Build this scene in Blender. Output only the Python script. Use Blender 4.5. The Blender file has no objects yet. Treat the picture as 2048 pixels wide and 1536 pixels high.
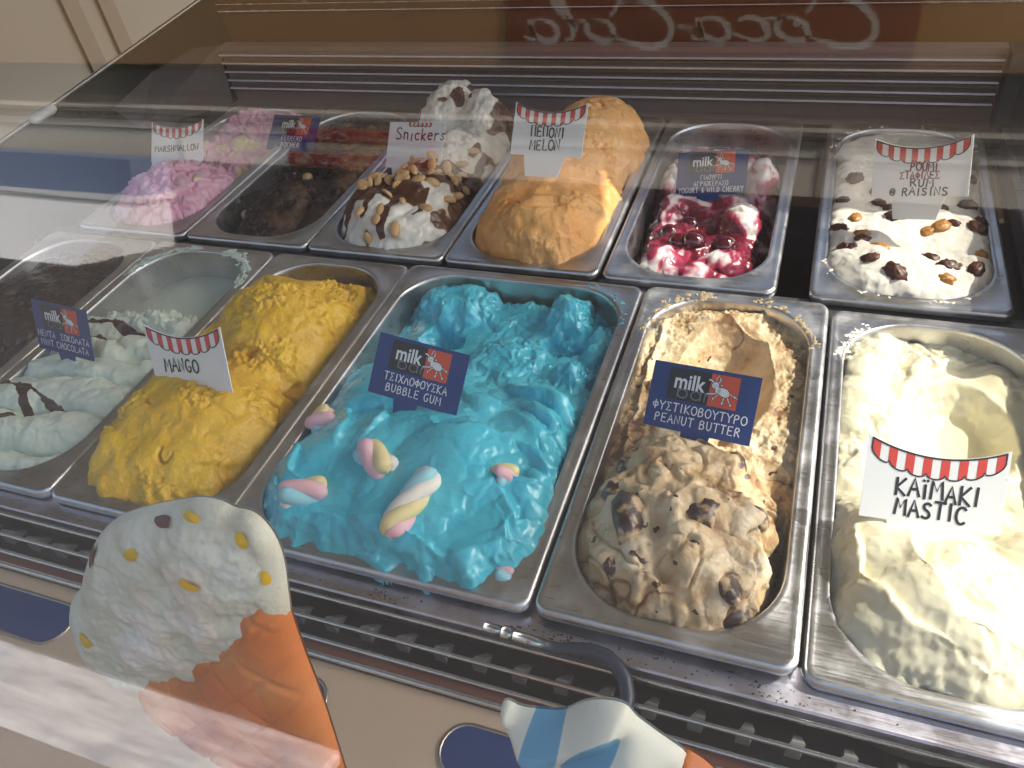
import bpy, math, random
import numpy as np
from mathutils import Matrix, Vector
R = math.radians
random.seed(4)
SC = bpy.context.scene
COL = SC.collection

# ------------------------------------------------------------------ camera, sky, sun, exposure
cam_d = bpy.data.cameras.new('camera')
cam = bpy.data.objects.new('camera', cam_d); COL.objects.link(cam); SC.camera = cam
rt = (0.9386786, 0.3244776, -0.1166049); dn = (0.1377657, -0.6629787, -0.7358531); fw = (-0.3160745, 0.6746655, -0.6670258)
cam.matrix_world = Matrix(((rt[0], -dn[0], -fw[0], 0.127918), (rt[1], -dn[1], -fw[1], -0.604071), (rt[2], -dn[2], -fw[2], 0.445334), (0, 0, 0, 1)))
cam_d.sensor_width = 36; cam_d.lens = 36 * 1566.81 / 2048; cam_d.clip_start = 0.01; cam_d.clip_end = 300

SUN = Vector((0.66, 0.27, 0.70)).normalized()        # towards the sun
sun_el = math.asin(SUN.z); sun_az = math.atan2(SUN.x, SUN.y)
W = bpy.data.worlds.new('World'); SC.world = W; W.use_nodes = True
nt = W.node_tree; bg = nt.nodes['Background']
sky = nt.nodes.new('ShaderNodeTexSky'); sky.sky_type = 'NISHITA'; sky.sun_disc = False
sky.dust_density = 3.0; sky.ozone_density = 0.5; sky.sun_elevation = sun_el; sky.sun_rotation = sun_az
nt.links.new(sky.outputs[0], bg.inputs[0]); bg.inputs[1].default_value = 0.15
sl = bpy.data.lights.new('sun', 'SUN'); so = bpy.data.objects.new('sun', sl); COL.objects.link(so)
sl.energy = 2.0; sl.angle = R(0.5); sl.color = (1.0, 0.93, 0.83)
so.rotation_euler = SUN.to_track_quat('Z', 'Y').to_euler()
vs = SC.view_settings; vs.view_transform = 'Standard'; vs.look = 'None'; vs.gamma = 1; vs.use_curve_mapping = False
vs.exposure = 1.62
cy = SC.cycles
cy.use_denoising = True; cy.max_bounces = 10; cy.diffuse_bounces = 5; cy.transparent_max_bounces = 12
cy.caustics_reflective = False; cy.caustics_refractive = False; cy.sample_clamp_indirect = 6

# ------------------------------------------------------------------ materials
class NT:
    def __init__(s, name):
        s.m = bpy.data.materials.new(name); s.m.use_nodes = True
        s.t = s.m.node_tree; s.b = s.t.nodes['Principled BSDF']; s.out = s.t.nodes['Material Output']
    def n(s, typ, **kw):
        x = s.t.nodes.new(typ)
        for k, v in kw.items(): setattr(x, k, v)
        return x
    def l(s, a, b): s.t.links.new(a, b)
    def tc(s, scale=(1, 1, 1), out='Object'):
        c = s.n('ShaderNodeTexCoord'); mp = s.n('ShaderNodeMapping'); mp.inputs['Scale'].default_value = scale
        s.l(c.outputs[out], mp.inputs[0]); return mp.outputs[0]
    def noise(s, vec, scale, detail=4, rough=.55):
        x = s.n('ShaderNodeTexNoise'); x.inputs['Scale'].default_value = scale; x.inputs['Detail'].default_value = detail; x.inputs['Roughness'].default_value = rough
        s.l(vec, x.inputs['Vector']); return x.outputs['Fac']
    def vor(s, vec, scale, feat='F1'):
        x = s.n('ShaderNodeTexVoronoi'); x.feature = feat; x.inputs['Scale'].default_value = scale; s.l(vec, x.inputs['Vector']); return x
    def ramp(s, fac, stops):
        x = s.n('ShaderNodeValToRGB'); e = x.color_ramp.elements
        while len(e) < len(stops): e.new(.5)
        for q, (p, c) in zip(e, stops):
            q.position = p; q.color = (*c, 1) if len(c) == 3 else c
        s.l(fac, x.inputs[0]); return x.outputs[0]
    def mix(s, fac, a, b, mode='MIX'):
        x = s.n('ShaderNodeMix', data_type='RGBA', blend_type=mode)
        for sock, v in ((x.inputs[0], fac), (x.inputs[6], a), (x.inputs[7], b)):
            if hasattr(v, 'node'): s.l(v, sock)
            elif isinstance(v, (int, float)): sock.default_value = v
            else: sock.default_value = (*v, 1)
        return x.outputs[2]
    def mr(s, v, a, b, c, d):
        x = s.n('ShaderNodeMapRange')
        s.l(v, x.inputs[0])
        for i, q in enumerate((a, b, c, d)): x.inputs[i + 1].default_value = q
        return x.outputs[0]
    def bump(s, h, strength=.3, dist=.001, prev=None):
        x = s.n('ShaderNodeBump'); x.inputs['Strength'].default_value = strength; x.inputs['Distance'].default_value = dist
        s.l(h, x.inputs['Height'])
        if prev is not None: s.l(prev, x.inputs['Normal'])
        return x.outputs[0]
    def set(s, **kw):
        for k, v in kw.items():
            sock = s.b.inputs[k.replace('_', ' ')]
            if hasattr(v, 'node'): s.l(v, sock)
            elif isinstance(v, tuple) and len(v) == 3 and sock.type == 'RGBA': sock.default_value = (*v, 1)
            else: sock.default_value = v
        return s.m

def plain(name, col, rough=.5, metal=0., var=.12, scale=40, bump=0., spec=.5):
    g = NT(name); v = g.tc(); f = g.noise(v, scale)
    a = tuple(c * (1 - var) for c in col); b = tuple(min(1, c * (1 + var)) for c in col)
    kw = dict(Base_Color=g.mix(f, a, b), Roughness=g.mr(f, .3, .7, rough * .85, min(1, rough * 1.15)), Metallic=metal)
    kw['Specular IOR Level'] = spec
    if bump: kw['Normal'] = g.bump(g.noise(v, scale * 6), bump)
    return g.set(**kw)

def steel(name, col=(.56, .55, .55), rough=.3, smear=.5, stretch=(3, 60, 60)):
    g = NT(name); v = g.tc(stretch); o = g.tc()
    br = g.noise(v, 14, 3); sm = g.noise(o, 22, 5, .65); sp = g.noise(o, 160, 3)
    film = g.ramp(sm, [(.47, (0, 0, 0)), (.68, (1, 1, 1))])
    r = g.n('ShaderNodeMath', operation='MULTIPLY_ADD'); g.l(film, r.inputs[0]); r.inputs[1].default_value = .25 * smear; g.l(g.mr(br, .3, .7, rough * .8, rough * 1.25), r.inputs[2])
    c = g.mix(film, col, tuple(min(1, x * 1.12 + .04 * smear) for x in col))
    c = g.mix(g.ramp(sp, [(.66, (0, 0, 0)), (.78, (.3, .3, .3))]), c, tuple(x * .75 for x in col))
    met = g.mr(film, 0, 1, 1.0, 1 - .25 * smear)
    return g.set(Base_Color=c, Roughness=r.outputs[0], Metallic=met, Normal=g.bump(br, .06, .0004))

def cream(name, stops, rough=.45, sss=.25, grain=.25, gscale=500, speck=None, coat=0., vary=.1, rad=(1, .7, .5), mottle=0.):
    """ice cream: the mesh attribute 'mixv' drives flavour tones and displacement-fed crease shade through a ramp"""
    g = NT(name); o = g.tc()
    at = g.n('ShaderNodeAttribute', attribute_name='mixv')
    n1 = g.noise(o, 60, 5, .6); n2 = g.noise(o, gscale, 3, .6)
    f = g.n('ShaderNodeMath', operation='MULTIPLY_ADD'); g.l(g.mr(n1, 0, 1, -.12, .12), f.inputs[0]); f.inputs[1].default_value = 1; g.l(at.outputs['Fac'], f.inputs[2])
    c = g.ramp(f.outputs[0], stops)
    c = g.mix(g.mr(n1, .3, .7, 0, vary * 2), c, g.mix(1, c, (.8, .78, .72), 'MULTIPLY'))
    if speck:
        dn = g.n('ShaderNodeTexNoise'); dn.inputs['Scale'].default_value = 170; g.l(o, dn.inputs['Vector']); va = g.n('ShaderNodeVectorMath', operation='SCALE'); va.inputs['Scale'].default_value = .009; g.l(dn.outputs['Color'], va.inputs[0]); vb = g.n('ShaderNodeVectorMath', operation='ADD'); g.l(o, vb.inputs[0]); g.l(va.outputs[0], vb.inputs[1]); w = g.vor(vb.outputs[0], speck[1]); cell = g.n('ShaderNodeSeparateColor'); g.l(w.outputs['Color'], cell.inputs[0])
        k = g.n('ShaderNodeMath', operation='LESS_THAN'); g.l(w.outputs['Distance'], k.inputs[0]); g.l(g.mr(cell.outputs[0], 1 - speck[2], 1, 0, .36), k.inputs[1])
        c = g.mix(k.outputs[0], c, speck[0])
    if mottle:
        n3 = g.noise(o, 330, 3, .7); c = g.mix(g.mr(n3, .35, .65, 0, 1), g.mix(mottle, c, g.mix(1, c, (.62, .50, .38), 'MULTIPLY')), g.mix(mottle * .6, c, (.95, .85, .6)))
    nb = g.bump(n2, grain, .0012)
    nb = g.bump(g.noise(o, gscale * .28, 4, .6), grain, .003, nb)
    kw = dict(Base_Color=c, Roughness=g.mr(n1, .3, .7, rough * .8, rough * 1.2), Normal=nb)
    kw['Subsurface Weight'] = sss; kw['Subsurface Radius'] = rad; kw['Subsurface Scale'] = .0028
    if coat: kw['Coat Weight'] = coat; kw['Coat Roughness'] = .12
    return g.set(**kw)

STEEL = steel('pan_steel'); RIMST = steel('rim_steel', (.55, .545, .56), .32, .6); LEDGE = steel('ledge_steel', (.52, .50, .58), .3, .8)
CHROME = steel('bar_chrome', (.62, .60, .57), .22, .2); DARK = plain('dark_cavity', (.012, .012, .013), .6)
GRILLE = plain('grille_paint', (.26, .20, .165), .5, .1); LIP = steel('louvre_lip', (.42, .38, .37), .4, .3)

# ------------------------------------------------------------------ mesh helpers
def link(name, me, mat, parent=None, smooth=True):
    o = bpy.data.objects.new(name, me); COL.objects.link(o)
    for m in (mat if isinstance(mat, (list, tuple)) else [mat]): me.materials.append(m)
    if smooth: me.polygons.foreach_set('use_smooth', np.ones(len(me.polygons), bool))
    if parent is not None: o.parent = parent
    return o
def tag(o, label=None, cat=None, group=None, kind=None):
    if label: o['label'] = label
    if cat: o['category'] = cat
    if group: o['group'] = group
    if kind: o['kind'] = kind
    return o
def empty(name, loc=(0, 0, 0)):
    o = bpy.data.objects.new(name, None); COL.objects.link(o); o.location = loc; o.empty_display_size = .02; return o
class MB:
    def __init__(s): s.v = []; s.f = []; s.mi = []
    def add(s, vs, fs, mi=0):
        k = len(s.v); s.v += [tuple(map(float, p)) for p in vs]; s.f += [tuple(i + k for i in f) for f in fs]; s.mi += [mi] * len(fs)
    def box(s, a, b, mi=0, bev=0):
        (x0, y0, z0), (x1, y1, z1) = a, b
        if bev:
            r = bev; vs = []; rings = []
            for z, i in ((z0, r), (z0 + r, 0), (z1 - r, 0), (z1, r)):
                X0, X1, Y0, Y1 = x0 + i, x1 - i, y0 + i, y1 - i; c = r
                ring = [(X0 + c, Y0, z), (X1 - c, Y0, z), (X1, Y0 + c, z), (X1, Y1 - c, z), (X1 - c, Y1, z), (X0 + c, Y1, z), (X0, Y1 - c, z), (X0, Y0 + c, z)]
                rings.append(range(len(vs), len(vs) + 8)); vs += ring
            fs = [tuple(reversed(rings[0])), tuple(rings[-1])]
            for p, q in zip(rings, rings[1:]):
                for i in range(8): fs.append((p[i], p[(i + 1) % 8], q[(i + 1) % 8], q[i]))
            return s.add(vs, fs, mi)
        vs = [(x, y, z) for z in (z0, z1) for y in (y0, y1) for x in (x0, x1)]
        s.add(vs, [(0, 2, 3, 1), (4, 5, 7, 6), (0, 1, 5, 4), (1, 3, 7, 5), (3, 2, 6, 7), (2, 0, 4, 6)], mi)
    def tube(s, pts, rad, n=10, mi=0, cap=True):
        pts = [Vector(p) for p in pts]; rings = []; vs = []
        rad = rad if isinstance(rad, (list, tuple)) else [rad] * len(pts)
        up = Vector((0, 0, 1))
        for i, p in enumerate(pts):
            t = (pts[min(i + 1, len(pts) - 1)] - pts[max(i - 1, 0)]).normalized()
            a = t.cross(up if abs(t.dot(up)) < .95 else Vector((0, 1, 0))).normalized(); b = t.cross(a)
            rings.append(len(vs)); vs += [p + (a * math.cos(2 * math.pi * k / n) + b * math.sin(2 * math.pi * k / n)) * rad[i] for k in range(n)]
        fs = []
        for p, q in zip(rings, rings[1:]):
            for k in range(n): fs.append((p + k, p + (k + 1) % n, q + (k + 1) % n, q + k))
        if cap: fs += [tuple(range(n)), tuple(rings[-1] + k for k in reversed(range(n)))]
        s.add(vs, fs, mi)
    def prism(s, poly, z0, z1, mi=0):
        n = len(poly)
        s.add([(x, y, z0) for x, y in poly] + [(x, y, z1) for x, y in poly],
              [tuple(reversed(range(n))), tuple(range(n, 2 * n))] + [(i, (i + 1) % n, n + (i + 1) % n, n + i) for i in range(n)], mi)
    def ribbon(s, pts, w, z, mi=0):
        """flat painted stroke on the z plane"""
        pts = [Vector((p[0], p[1])) for p in pts]; L = []; Rr = []
        for i, p in enumerate(pts):
            t = pts[min(i + 1, len(pts) - 1)] - pts[max(i - 1, 0)]
            if t.length < 1e-9: t = Vector((1, 0))
            t.normalize(); nn = Vector((-t.y, t.x)); ww = w if not callable(w) else w(i / (len(pts) - 1))
            L.append(p + nn * ww / 2); Rr.append(p - nn * ww / 2)
            if i == 0: L[0] -= t * ww * .35; Rr[0] -= t * ww * .35
            if i == len(pts) - 1: L[-1] += t * ww * .35; Rr[-1] += t * ww * .35
        n = len(pts)
        s.add([(q.x, q.y, z) for q in L] + [(q.x, q.y, z) for q in Rr], [(n + i, n + i + 1, i + 1, i) for i in range(n - 1)], mi)
    def mesh(s, name):
        me = bpy.data.meshes.new(name); me.from_pydata(s.v, [], s.f); me.update()
        if any(s.mi): me.polygons.foreach_set('material_index', s.mi)
        return me
    def build(s, name, mat, parent=None, smooth=False): return link(name, s.mesh(name), mat, parent, smooth)
def np_mesh(name, V, F, attr=None):
    me = bpy.data.meshes.new(name); F = np.asarray(F, np.int32)
    me.vertices.add(len(V)); me.vertices.foreach_set('co', np.asarray(V, np.float32).ravel())
    k = F.shape[1]; me.loops.add(F.size); me.loops.foreach_set('vertex_index', F.ravel())
    me.polygons.add(len(F)); me.polygons.foreach_set('loop_start', np.arange(0, F.size, k, dtype=np.int32))
    if attr is not None:
        a = me.attributes.new('mixv', 'FLOAT', 'POINT'); a.data.foreach_set('value', np.asarray(attr, np.float32))
    me.update(calc_edges=True); me.validate(); return me

# ------------------------------------------------------------------ noise
_rs = np.random.RandomState(7); _G = _rs.normal(size=(4096, 3)); _G /= np.linalg.norm(_G, axis=1)[:, None]
def _h(i, j, k, s): return ((i * 73856093) ^ (j * 19349663) ^ (k * 83492791) ^ (s * 2654435)) & 4095
def perlin(P, s=0):
    i = np.floor(P).astype(np.int64); f = P - i; u = f * f * f * (f * (f * 6 - 15) + 10); out = 0
    for dx in (0, 1):
        for dy in (0, 1):
            for dz in (0, 1):
                g = _G[_h(i[:, 0] + dx, i[:, 1] + dy, i[:, 2] + dz, s)]
                d = ((f - (dx, dy, dz)) * g).sum(1)
                w = (u[:, 0] if dx else 1 - u[:, 0]) * (u[:, 1] if dy else 1 - u[:, 1]) * (u[:, 2] if dz else 1 - u[:, 2]); out = out + w * d
    return out * 1.5
def fbm(P, freq, octv=4, gain=.5, s=0):
    a = 1; o = 0
    for k in range(octv): o = o + a * perlin(P * freq * 2 ** k + 17.3 * k, s + k); a *= gain
    return o
def ridged(P, freq, octv=3, s=0):
    a = 1; o = 0
    for k in range(octv): o = o + a * (1 - 2 * np.abs(perlin(P * freq * 2 ** k + 9.1 * k, s + k))); a *= .5
    return o / 1.75
def worley(P, freq, s=0):
    """distance to the nearest and second point, and a random number of the nearest cell"""
    Q = P * freq; i = np.floor(Q).astype(np.int64); d1 = np.full(len(P), 9.); d2 = d1.copy(); c1 = np.zeros(len(P))
    for dx in (-1, 0, 1):
        for dy in (-1, 0, 1):
            for dz in (-1, 0, 1):
                h = _h(i[:, 0] + dx, i[:, 1] + dy, i[:, 2] + dz, s)
                pt = i + (dx, dy, dz) + .5 + .45 * _G[h]; d = np.linalg.norm(Q - pt, axis=1)
                near = d < d1; d2 = np.where(near, d1, np.minimum(d2, d)); d1 = np.where(near, d, d1); c1 = np.where(near, ((h * 37) & 255) / 255., c1)
    return d1, d2, c1
def warp(P, freq, amp, s=50):
    return P + amp * np.stack([fbm(P, freq, 2, .5, s), fbm(P + 3.3, freq, 2, .5, s + 9), fbm(P + 7.7, freq, 2, .5, s + 21)], 1)
def sm(a, b, x):
    t = np.clip((x - a) / (b - a), 0, 1); return t * t * (3 - 2 * t)
def smax(a, b, k=.008): h = np.clip(.5 + .5 * (a - b) / k, 0, 1); return b * (1 - h) + a * h + k * h * (1 - h)
def smin(a, b, k=.008): return -smax(-a, -b, k)
def dome(x, y, cx, cy, rx, ry, h, rot=0, base=-.05, p=.5):
    c, s_ = math.cos(rot), math.sin(rot); u = ((x - cx) * c + (y - cy) * s_) / rx; v = (-(x - cx) * s_ + (y - cy) * c) / ry
    r2 = u * u + v * v; return base + (h - base) * np.clip(1 - r2, 0, 1) ** p
def bowl(H, x, y, cx, cy, rx, ry, z, rot=0, k=.004):
    """scoop hollow: an ellipsoidal cut whose lowest point lies at z"""
    c, s_ = math.cos(rot), math.sin(rot); u = ((x - cx) * c + (y - cy) * s_) / rx; v = (-(x - cx) * s_ + (y - cy) * c) / ry
    r2 = u * u + v * v; return smin(H, z + (.06 + max(0, -z)) * r2, k)
def polyd(x, y, pts):
    """signed distance to a polyline (positive on its left) and the place along it, 0..1"""
    D = np.full(x.shape, 9.); S = np.ones(x.shape); T = np.zeros(x.shape); n = len(pts) - 1
    for i in range(n):
        (ax, ay), (bx, by) = pts[i], pts[i + 1]; dx, dy = bx - ax, by - ay; L2 = dx * dx + dy * dy
        t = np.clip(((x - ax) * dx + (y - ay) * dy) / L2, 0, 1); d = np.hypot(x - ax - t * dx, y - ay - t * dy)
        sg = np.sign(dx * (y - ay) - dy * (x - ax)); m = d < D
        D = np.where(m, d, D); S = np.where(m, sg, S); T = np.where(m, (i + t) / n, T)
    return D * S, T
def lip(x, y, pts, w, h):
    """a fold of soft ice cream: rises slowly towards the line, then drops off sharply on its right"""
    d, t = polyd(x, y, pts); env = np.sin(np.pi * np.clip(t, 0.02, .98)) ** .5
    return h * env * np.where(d > 0, np.exp(-d / w), np.exp(d / (w * .12)))

def ribbon_fold(b, x, y, pts, w, zt, sag=.03, k=.0025):
    d, t = polyd(x, y, pts); z = zt - .02 * np.abs(t - .45) ** 2 * 4 * sag / .03 - .045 + .045 * np.sqrt(np.clip(1 - (d / w) ** 2, 0, 1)); z = np.where(np.abs(d) < w, z, -.2); return smax(b, z, k)
# ------------------------------------------------------------------ pans
PANS = {}
def rrect(hw, hl, r, z, n=12):
    out = []
    for cx, cy, a0 in ((hw - r, hl - r, 0), (-hw + r, hl - r, 90), (-hw + r, -hl + r, 180), (hw - r, -hl + r, 270)):
        for k in range(n + 1):
            a = R(a0 + 90 * k / n); out.append((cx + r * math.cos(a), cy + r * math.sin(a), z))
    return out
def loops(ls, close=True):
    mb = MB(); n = len(ls[0]); vs = [p for l in ls for p in l]; fs = []
    for a in range(len(ls) - 1):
        for k in range(n): fs.append((a * n + k, a * n + (k + 1) % n, (a + 1) * n + (k + 1) % n, (a + 1) * n + k))
    if close: fs.append(tuple((len(ls) - 1) * n + k for k in range(n)))
    mb.add(vs, fs); return mb
def pan(key, x0, x1, y0, z, label, mx=.0125, my=.013, hr=.056):
    w, l = (x1 - x0) - .0016, .3585; cx, cy_ = (x0 + x1) / 2, y0 + .18
    t = empty('steel_pan', (cx, cy_, z)); tag(t, label, 'ice cream pan', 'steel pans in two rows')
    hw, hl = w / 2, l / 2; W_, L_ = hw - mx, hl - my
    rim = loops([rrect(hw - .001, hl - .001, .010, -.0085), rrect(hw, hl, .011, -.006), rrect(hw, hl, .011, -.0032), rrect(hw - .0012, hl - .0012, .010, -.0009), rrect(hw - .0035, hl - .0035, .009, 0),
                 rrect(hw - .0055, hl - .0055, .008, -.0006), rrect(W_ + .003, L_ + .003, hr, -.0006), rrect(W_ + .001, L_ + .001, hr, .0002), rrect(W_, L_, hr, -.0012), rrect(W_ - .0003, L_ - .0003, hr, -.004)], False)
    rim.build('rim', RIMST, t, True)
    bas = loops([rrect(W_ - .0004, L_ - .0004, hr, -.0038), rrect(W_ - .004, L_ - .005, hr - .003, -.055), rrect(W_ - .0075, L_ - .0085, hr - .004, -.104), rrect(W_ - .011, L_ - .012, hr - .006, -.113), rrect(W_ - .02, L_ - .02, hr - .02, -.115)])
    bas.build('basin', STEEL, t, True)
    PANS[key] = (cx, cy_, z, W_, L_, hr); return t
XS = [-.748, -.5807, -.4154, -.2475, 0, .1638]
pan('choc', -.748, -.5807, -.36, 0, 'steel pan of dark chocolate ice cream, leftmost of the front row')
pan('mint', -.5807, -.4154, -.36, .001, 'steel pan of pale mint ice cream with an emptied back end')
pan('mango', -.4154, -.2475, -.36, .001, 'steel pan holding the yellow mango ice cream')
pan('bubble', -.2475, -.0005, -.36, .004, 'wide steel pan holding the blue bubble gum ice cream', hr=.05)
pan('peanut', .0005, .1636, -.36, .006, 'steel pan of tan peanut butter ice cream with smeared rim')
pan('mastic', .1645, .330, -.36, 0, 'sunlit steel pan of creamy white mastic ice cream')
pan('marsh', -.7235, -.5563, .0105, .002, 'steel pan under the pink marshmallow ice cream')
pan('hazel', -.5563, -.3874, .0105, .002, 'steel pan of brown hazelnut chocolate ice cream')
pan('nut', -.3874, -.219, .0105, .002, 'steel pan under the tall white ice cream with peanuts')
pan('melon', -.219, -.0506, .0105, .003, 'steel pan under the tall orange melon ice cream')
pan('cherry', -.0486, .1174, .0105, .002, 'steel pan of yogurt and wild cherry ice cream beside the empty slot')
pan('rum', .1441, .3103, .0105, .002, 'steel pan of white rum and raisin ice cream at the back right')

# ------------------------------------------------------------------ ice creams
ICE = {}
def ice(key, Hf, Df, mat, label, mixf=None, over=.008, step=.00105, w=.022, zb=-.012, name='ice_cream', lat=.0015):
    cx, cy_, z0, W_, L_, hr = PANS[key]; m = over + .006
    nx = int((2 * W_ + 2 * m) / step); ny = int((2 * L_ + 2 * m) / step)
    X, Y = np.meshgrid(np.linspace(-W_ - m, W_ + m, nx), np.linspace(-L_ - m, L_ + m, ny)); x = X.ravel(); y = Y.ravel()
    qx = np.abs(x) - W_ + hr; qy = np.abs(y) - L_ + hr
    S = np.minimum(np.maximum(qx, qy), 0) + np.hypot(np.maximum(qx, 0), np.maximum(qy, 0)) - hr
    yl = y + L_; Q = np.stack([x, yl, 0 * x], 1)
    H = Hf(x, yl, Q)
    lim = .0015 + over * sm(.0, .025, H) * (.55 + .9 * fbm(Q, 45, 2, .5, 91)); lim = np.clip(lim, .0005, over + .003)
    d = np.clip((lim - S) / w, 0, 1); e = np.sqrt(np.clip(1 - (1 - d) ** 2, 0, 1))
    H2 = np.where(H > zb, zb + (H - zb) * e, H)
    G = H2.reshape(ny, nx); gy, gx = np.gradient(G, (2 * L_ + 2 * m) / (ny - 1), (2 * W_ + 2 * m) / (nx - 1))
    N = np.stack([-gx.ravel(), -gy.ravel(), np.ones(nx * ny)], 1); N /= np.linalg.norm(N, axis=1)[:, None]
    P = np.stack([x, yl, H2], 1); D = Df(P, x, yl)
    V = P + N * D[:, None]
    if lat: V[:, :2] += lat * np.stack([fbm(P, 55, 3, .6, 71), fbm(P + 5, 55, 3, .6, 77)], 1)
    mv = mixf(P, D, x, yl) if mixf else np.full(len(x), .5)
    V[:, 1] -= L_
    keep = S < lim + step
    idx = np.arange(nx * ny).reshape(ny, nx)
    F = np.stack([idx[:-1, :-1], idx[:-1, 1:], idx[1:, 1:], idx[1:, :-1]], -1).reshape(-1, 4)
    F = F[keep[F].all(1)]
    used = np.unique(F); re = np.full(nx * ny, -1); re[used] = np.arange(len(used))
    o = link(name, np_mesh(name, V[used], re[F], mv[used]), mat); o.location = (cx, cy_, z0)
    tag(o, label, 'ice cream'); ICE[key] = (V[used] + (cx, cy_, z0), L_)
    return o
def top(key, xl, yl):
    V, L_ = ICE[key]; cx, cy_, z0 = PANS[key][:3]
    d = np.hypot(V[:, 0] - cx - xl, V[:, 1] - cy_ + L_ - yl); k = np.argsort(d)[:14]
    return Vector((cx + xl, cy_ - L_ + yl, float(V[k, 2].mean())))
def nrm(key, xl, yl):
    e = .006; a, b, c, d = top(key, xl - e, yl), top(key, xl + e, yl), top(key, xl, yl - e), top(key, xl, yl + e)
    return (b - a).cross(d - c).normalized()

def billow(P, freq, octv=3, s=0):
    a = 1; o = 0
    for k in range(octv): o = o + a * np.abs(perlin(P * freq * 2 ** k + 9.1 * k, s + k)); a *= .5
    return o / 1.2 - .25
def grainy(a=.0022, pit=.0018, f=24, s=0, fine=.0007):
    def D(P, x, y):
        d1, d2, c = worley(warp(P, 60, .006, s), 110, s); n = fbm(P, f, 4, .5, s)
        cr = -pit * 1.7 * sm(.09, 0, np.abs(perlin(warp(P, 30, .02, s + 3) * 26, s + 5))) * sm(.22, .55, perlin(P * 30, s + 8))
        rough = sm(.0, .3, perlin(P * 21, s + 9))
        slab = np.abs(perlin(warp(P, 20, .02, s + 2) * 15 + 4, s + 11)); n = n - .45 * sm(.05, 0, slab) * (1 - rough) * sm(.0, .4, perlin(P * 14, s + 12)) + .55 * slab
        return a * n + fine * (.12 + 1.9 * rough) * fbm(P, 120, 4, .7, s + 7) - pit * sm(.36, .05, d1) * (c > .78) * rough + cr
    return D
def soft(a, f, s, fine=.0003, ang=.5, st=2.6, wv=.03, octv=3):
    """spatula folds: rounded backs and sharp creases drawn out along one direction"""
    c, q = math.cos(ang), math.sin(ang)
    def D(P, x, y):
        Wp = warp(P, 11, wv, s); u = Wp[:, 0] * c + Wp[:, 1] * q; v = -Wp[:, 0] * q + Wp[:, 1] * c
        A = np.stack([u / st, v, Wp[:, 2]], 1)
        return a * 1.6 * billow(A, f, octv, s) + a * .35 * ridged(A * 1.7, f, 2, s + 3) * sm(.0, .4, perlin(P * 16, s + 5)) + fine * fbm(P, 170, 3, .6, s + 6)
    return D

# --- front row
def H(x, y, Q):
    b = -.002 + .014 * fbm(Q, 14, 3, .5, 3) - .02 * sm(.2, .32, y); return b + .006 * sm(.06, .0, y)
ice('choc', H, lambda P, x, y: grainy(.004, .002, 40, 3, .0012)(P, x, y) + .003 * ridged(P, 30, 2, 4),
    cream('dark_chocolate_cream', [(.3, (.022, .009, .005)), (.7, (.045, .02, .012))], .38, .08, .4), 'rough dark chocolate ice cream at the far left of the front row')

def H(x, y, Q):
    yy = y - .16 * x + .012 * fbm(Q, 11, 3, .5, 5); b = np.full(x.shape, -.2)
    for i, (yc, rr, zt) in enumerate(((.012, .026, -.002), (.050, .027, .008), (.090, .026, .010), (.128, .024, .004), (.163, .023, .006), (.198, .026, .006))):
        q = (yy - yc + .004 * np.sin(x * 60 + i * 2)) / rr; q = np.where(q < 0, q * 1.25, q * .9); b = np.maximum(b, -.034 + (zt + .034) * np.clip(1 - q * q, 0, 1) ** .5 - .10 * np.maximum(x - .02, 0) + .10 * np.minimum(x + .04, 0))
    b = smax(b, -.030 - .12 * sm(.225, .262, y), .006)
    edge = sm(.046, .0685, np.abs(x)) * sm(.2, .25, y)                    # smeared walls of the emptied end
    return np.maximum(b, -.128 + .02 * edge)
def Dmint(P, x, y):
    front = sm(.245, .20, y); crumb = sm(.18, .215, y) * sm(.26, .235, y)
    sw = soft(.0034, 34, 8, .0004, .15, 3.2)(P, x, y) + .0022 * fbm(P, 45, 4, .55, 9)
    return front * sw + crumb * (.006 * fbm(P, 85, 4, .65, 12))
def mixmint(P, D, x, y):
    d1, t = polyd(x, y, [(-.05, .185), (-.02, .192), (.012, .186), (.03, .19)]); d2, t = polyd(x, y, [(-.075, .088), (-.02, .085), (.02, .075)]); d3, t = polyd(x, y, [(-.03, .083), (-.018, .066), (-.022, .05)]); d4, t = polyd(x, y, [(-.06, .165), (-.02, .172), (.0, .166)])
    wob = .003 * fbm(P, 60, 3, .6, 31)
    k = sm(.006, .003, np.abs(d1) + wob) + .9 * sm(.004, .002, np.abs(d2) + wob) + sm(.008, .004, np.abs(d3) + wob) + .8 * sm(.005, .002, np.abs(d4) + wob)
    return .28 + .14 * fbm(P, 25, 2, .5, 14) + .7 * np.clip(k, 0, 1)
ice('mint', H, Dmint, cream('mint_cream', [(.0, (.55, .65, .52)), (.3, (.66, .72, .60)), (.62, (.76, .77, .67)), (.8, (.10, .045, .03)), (1, (.05, .02, .014))], .42, .3, .12, 420), 'pale mint ice cream in thick folds streaked with chocolate', mixmint, over=.004, w=.014)

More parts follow.
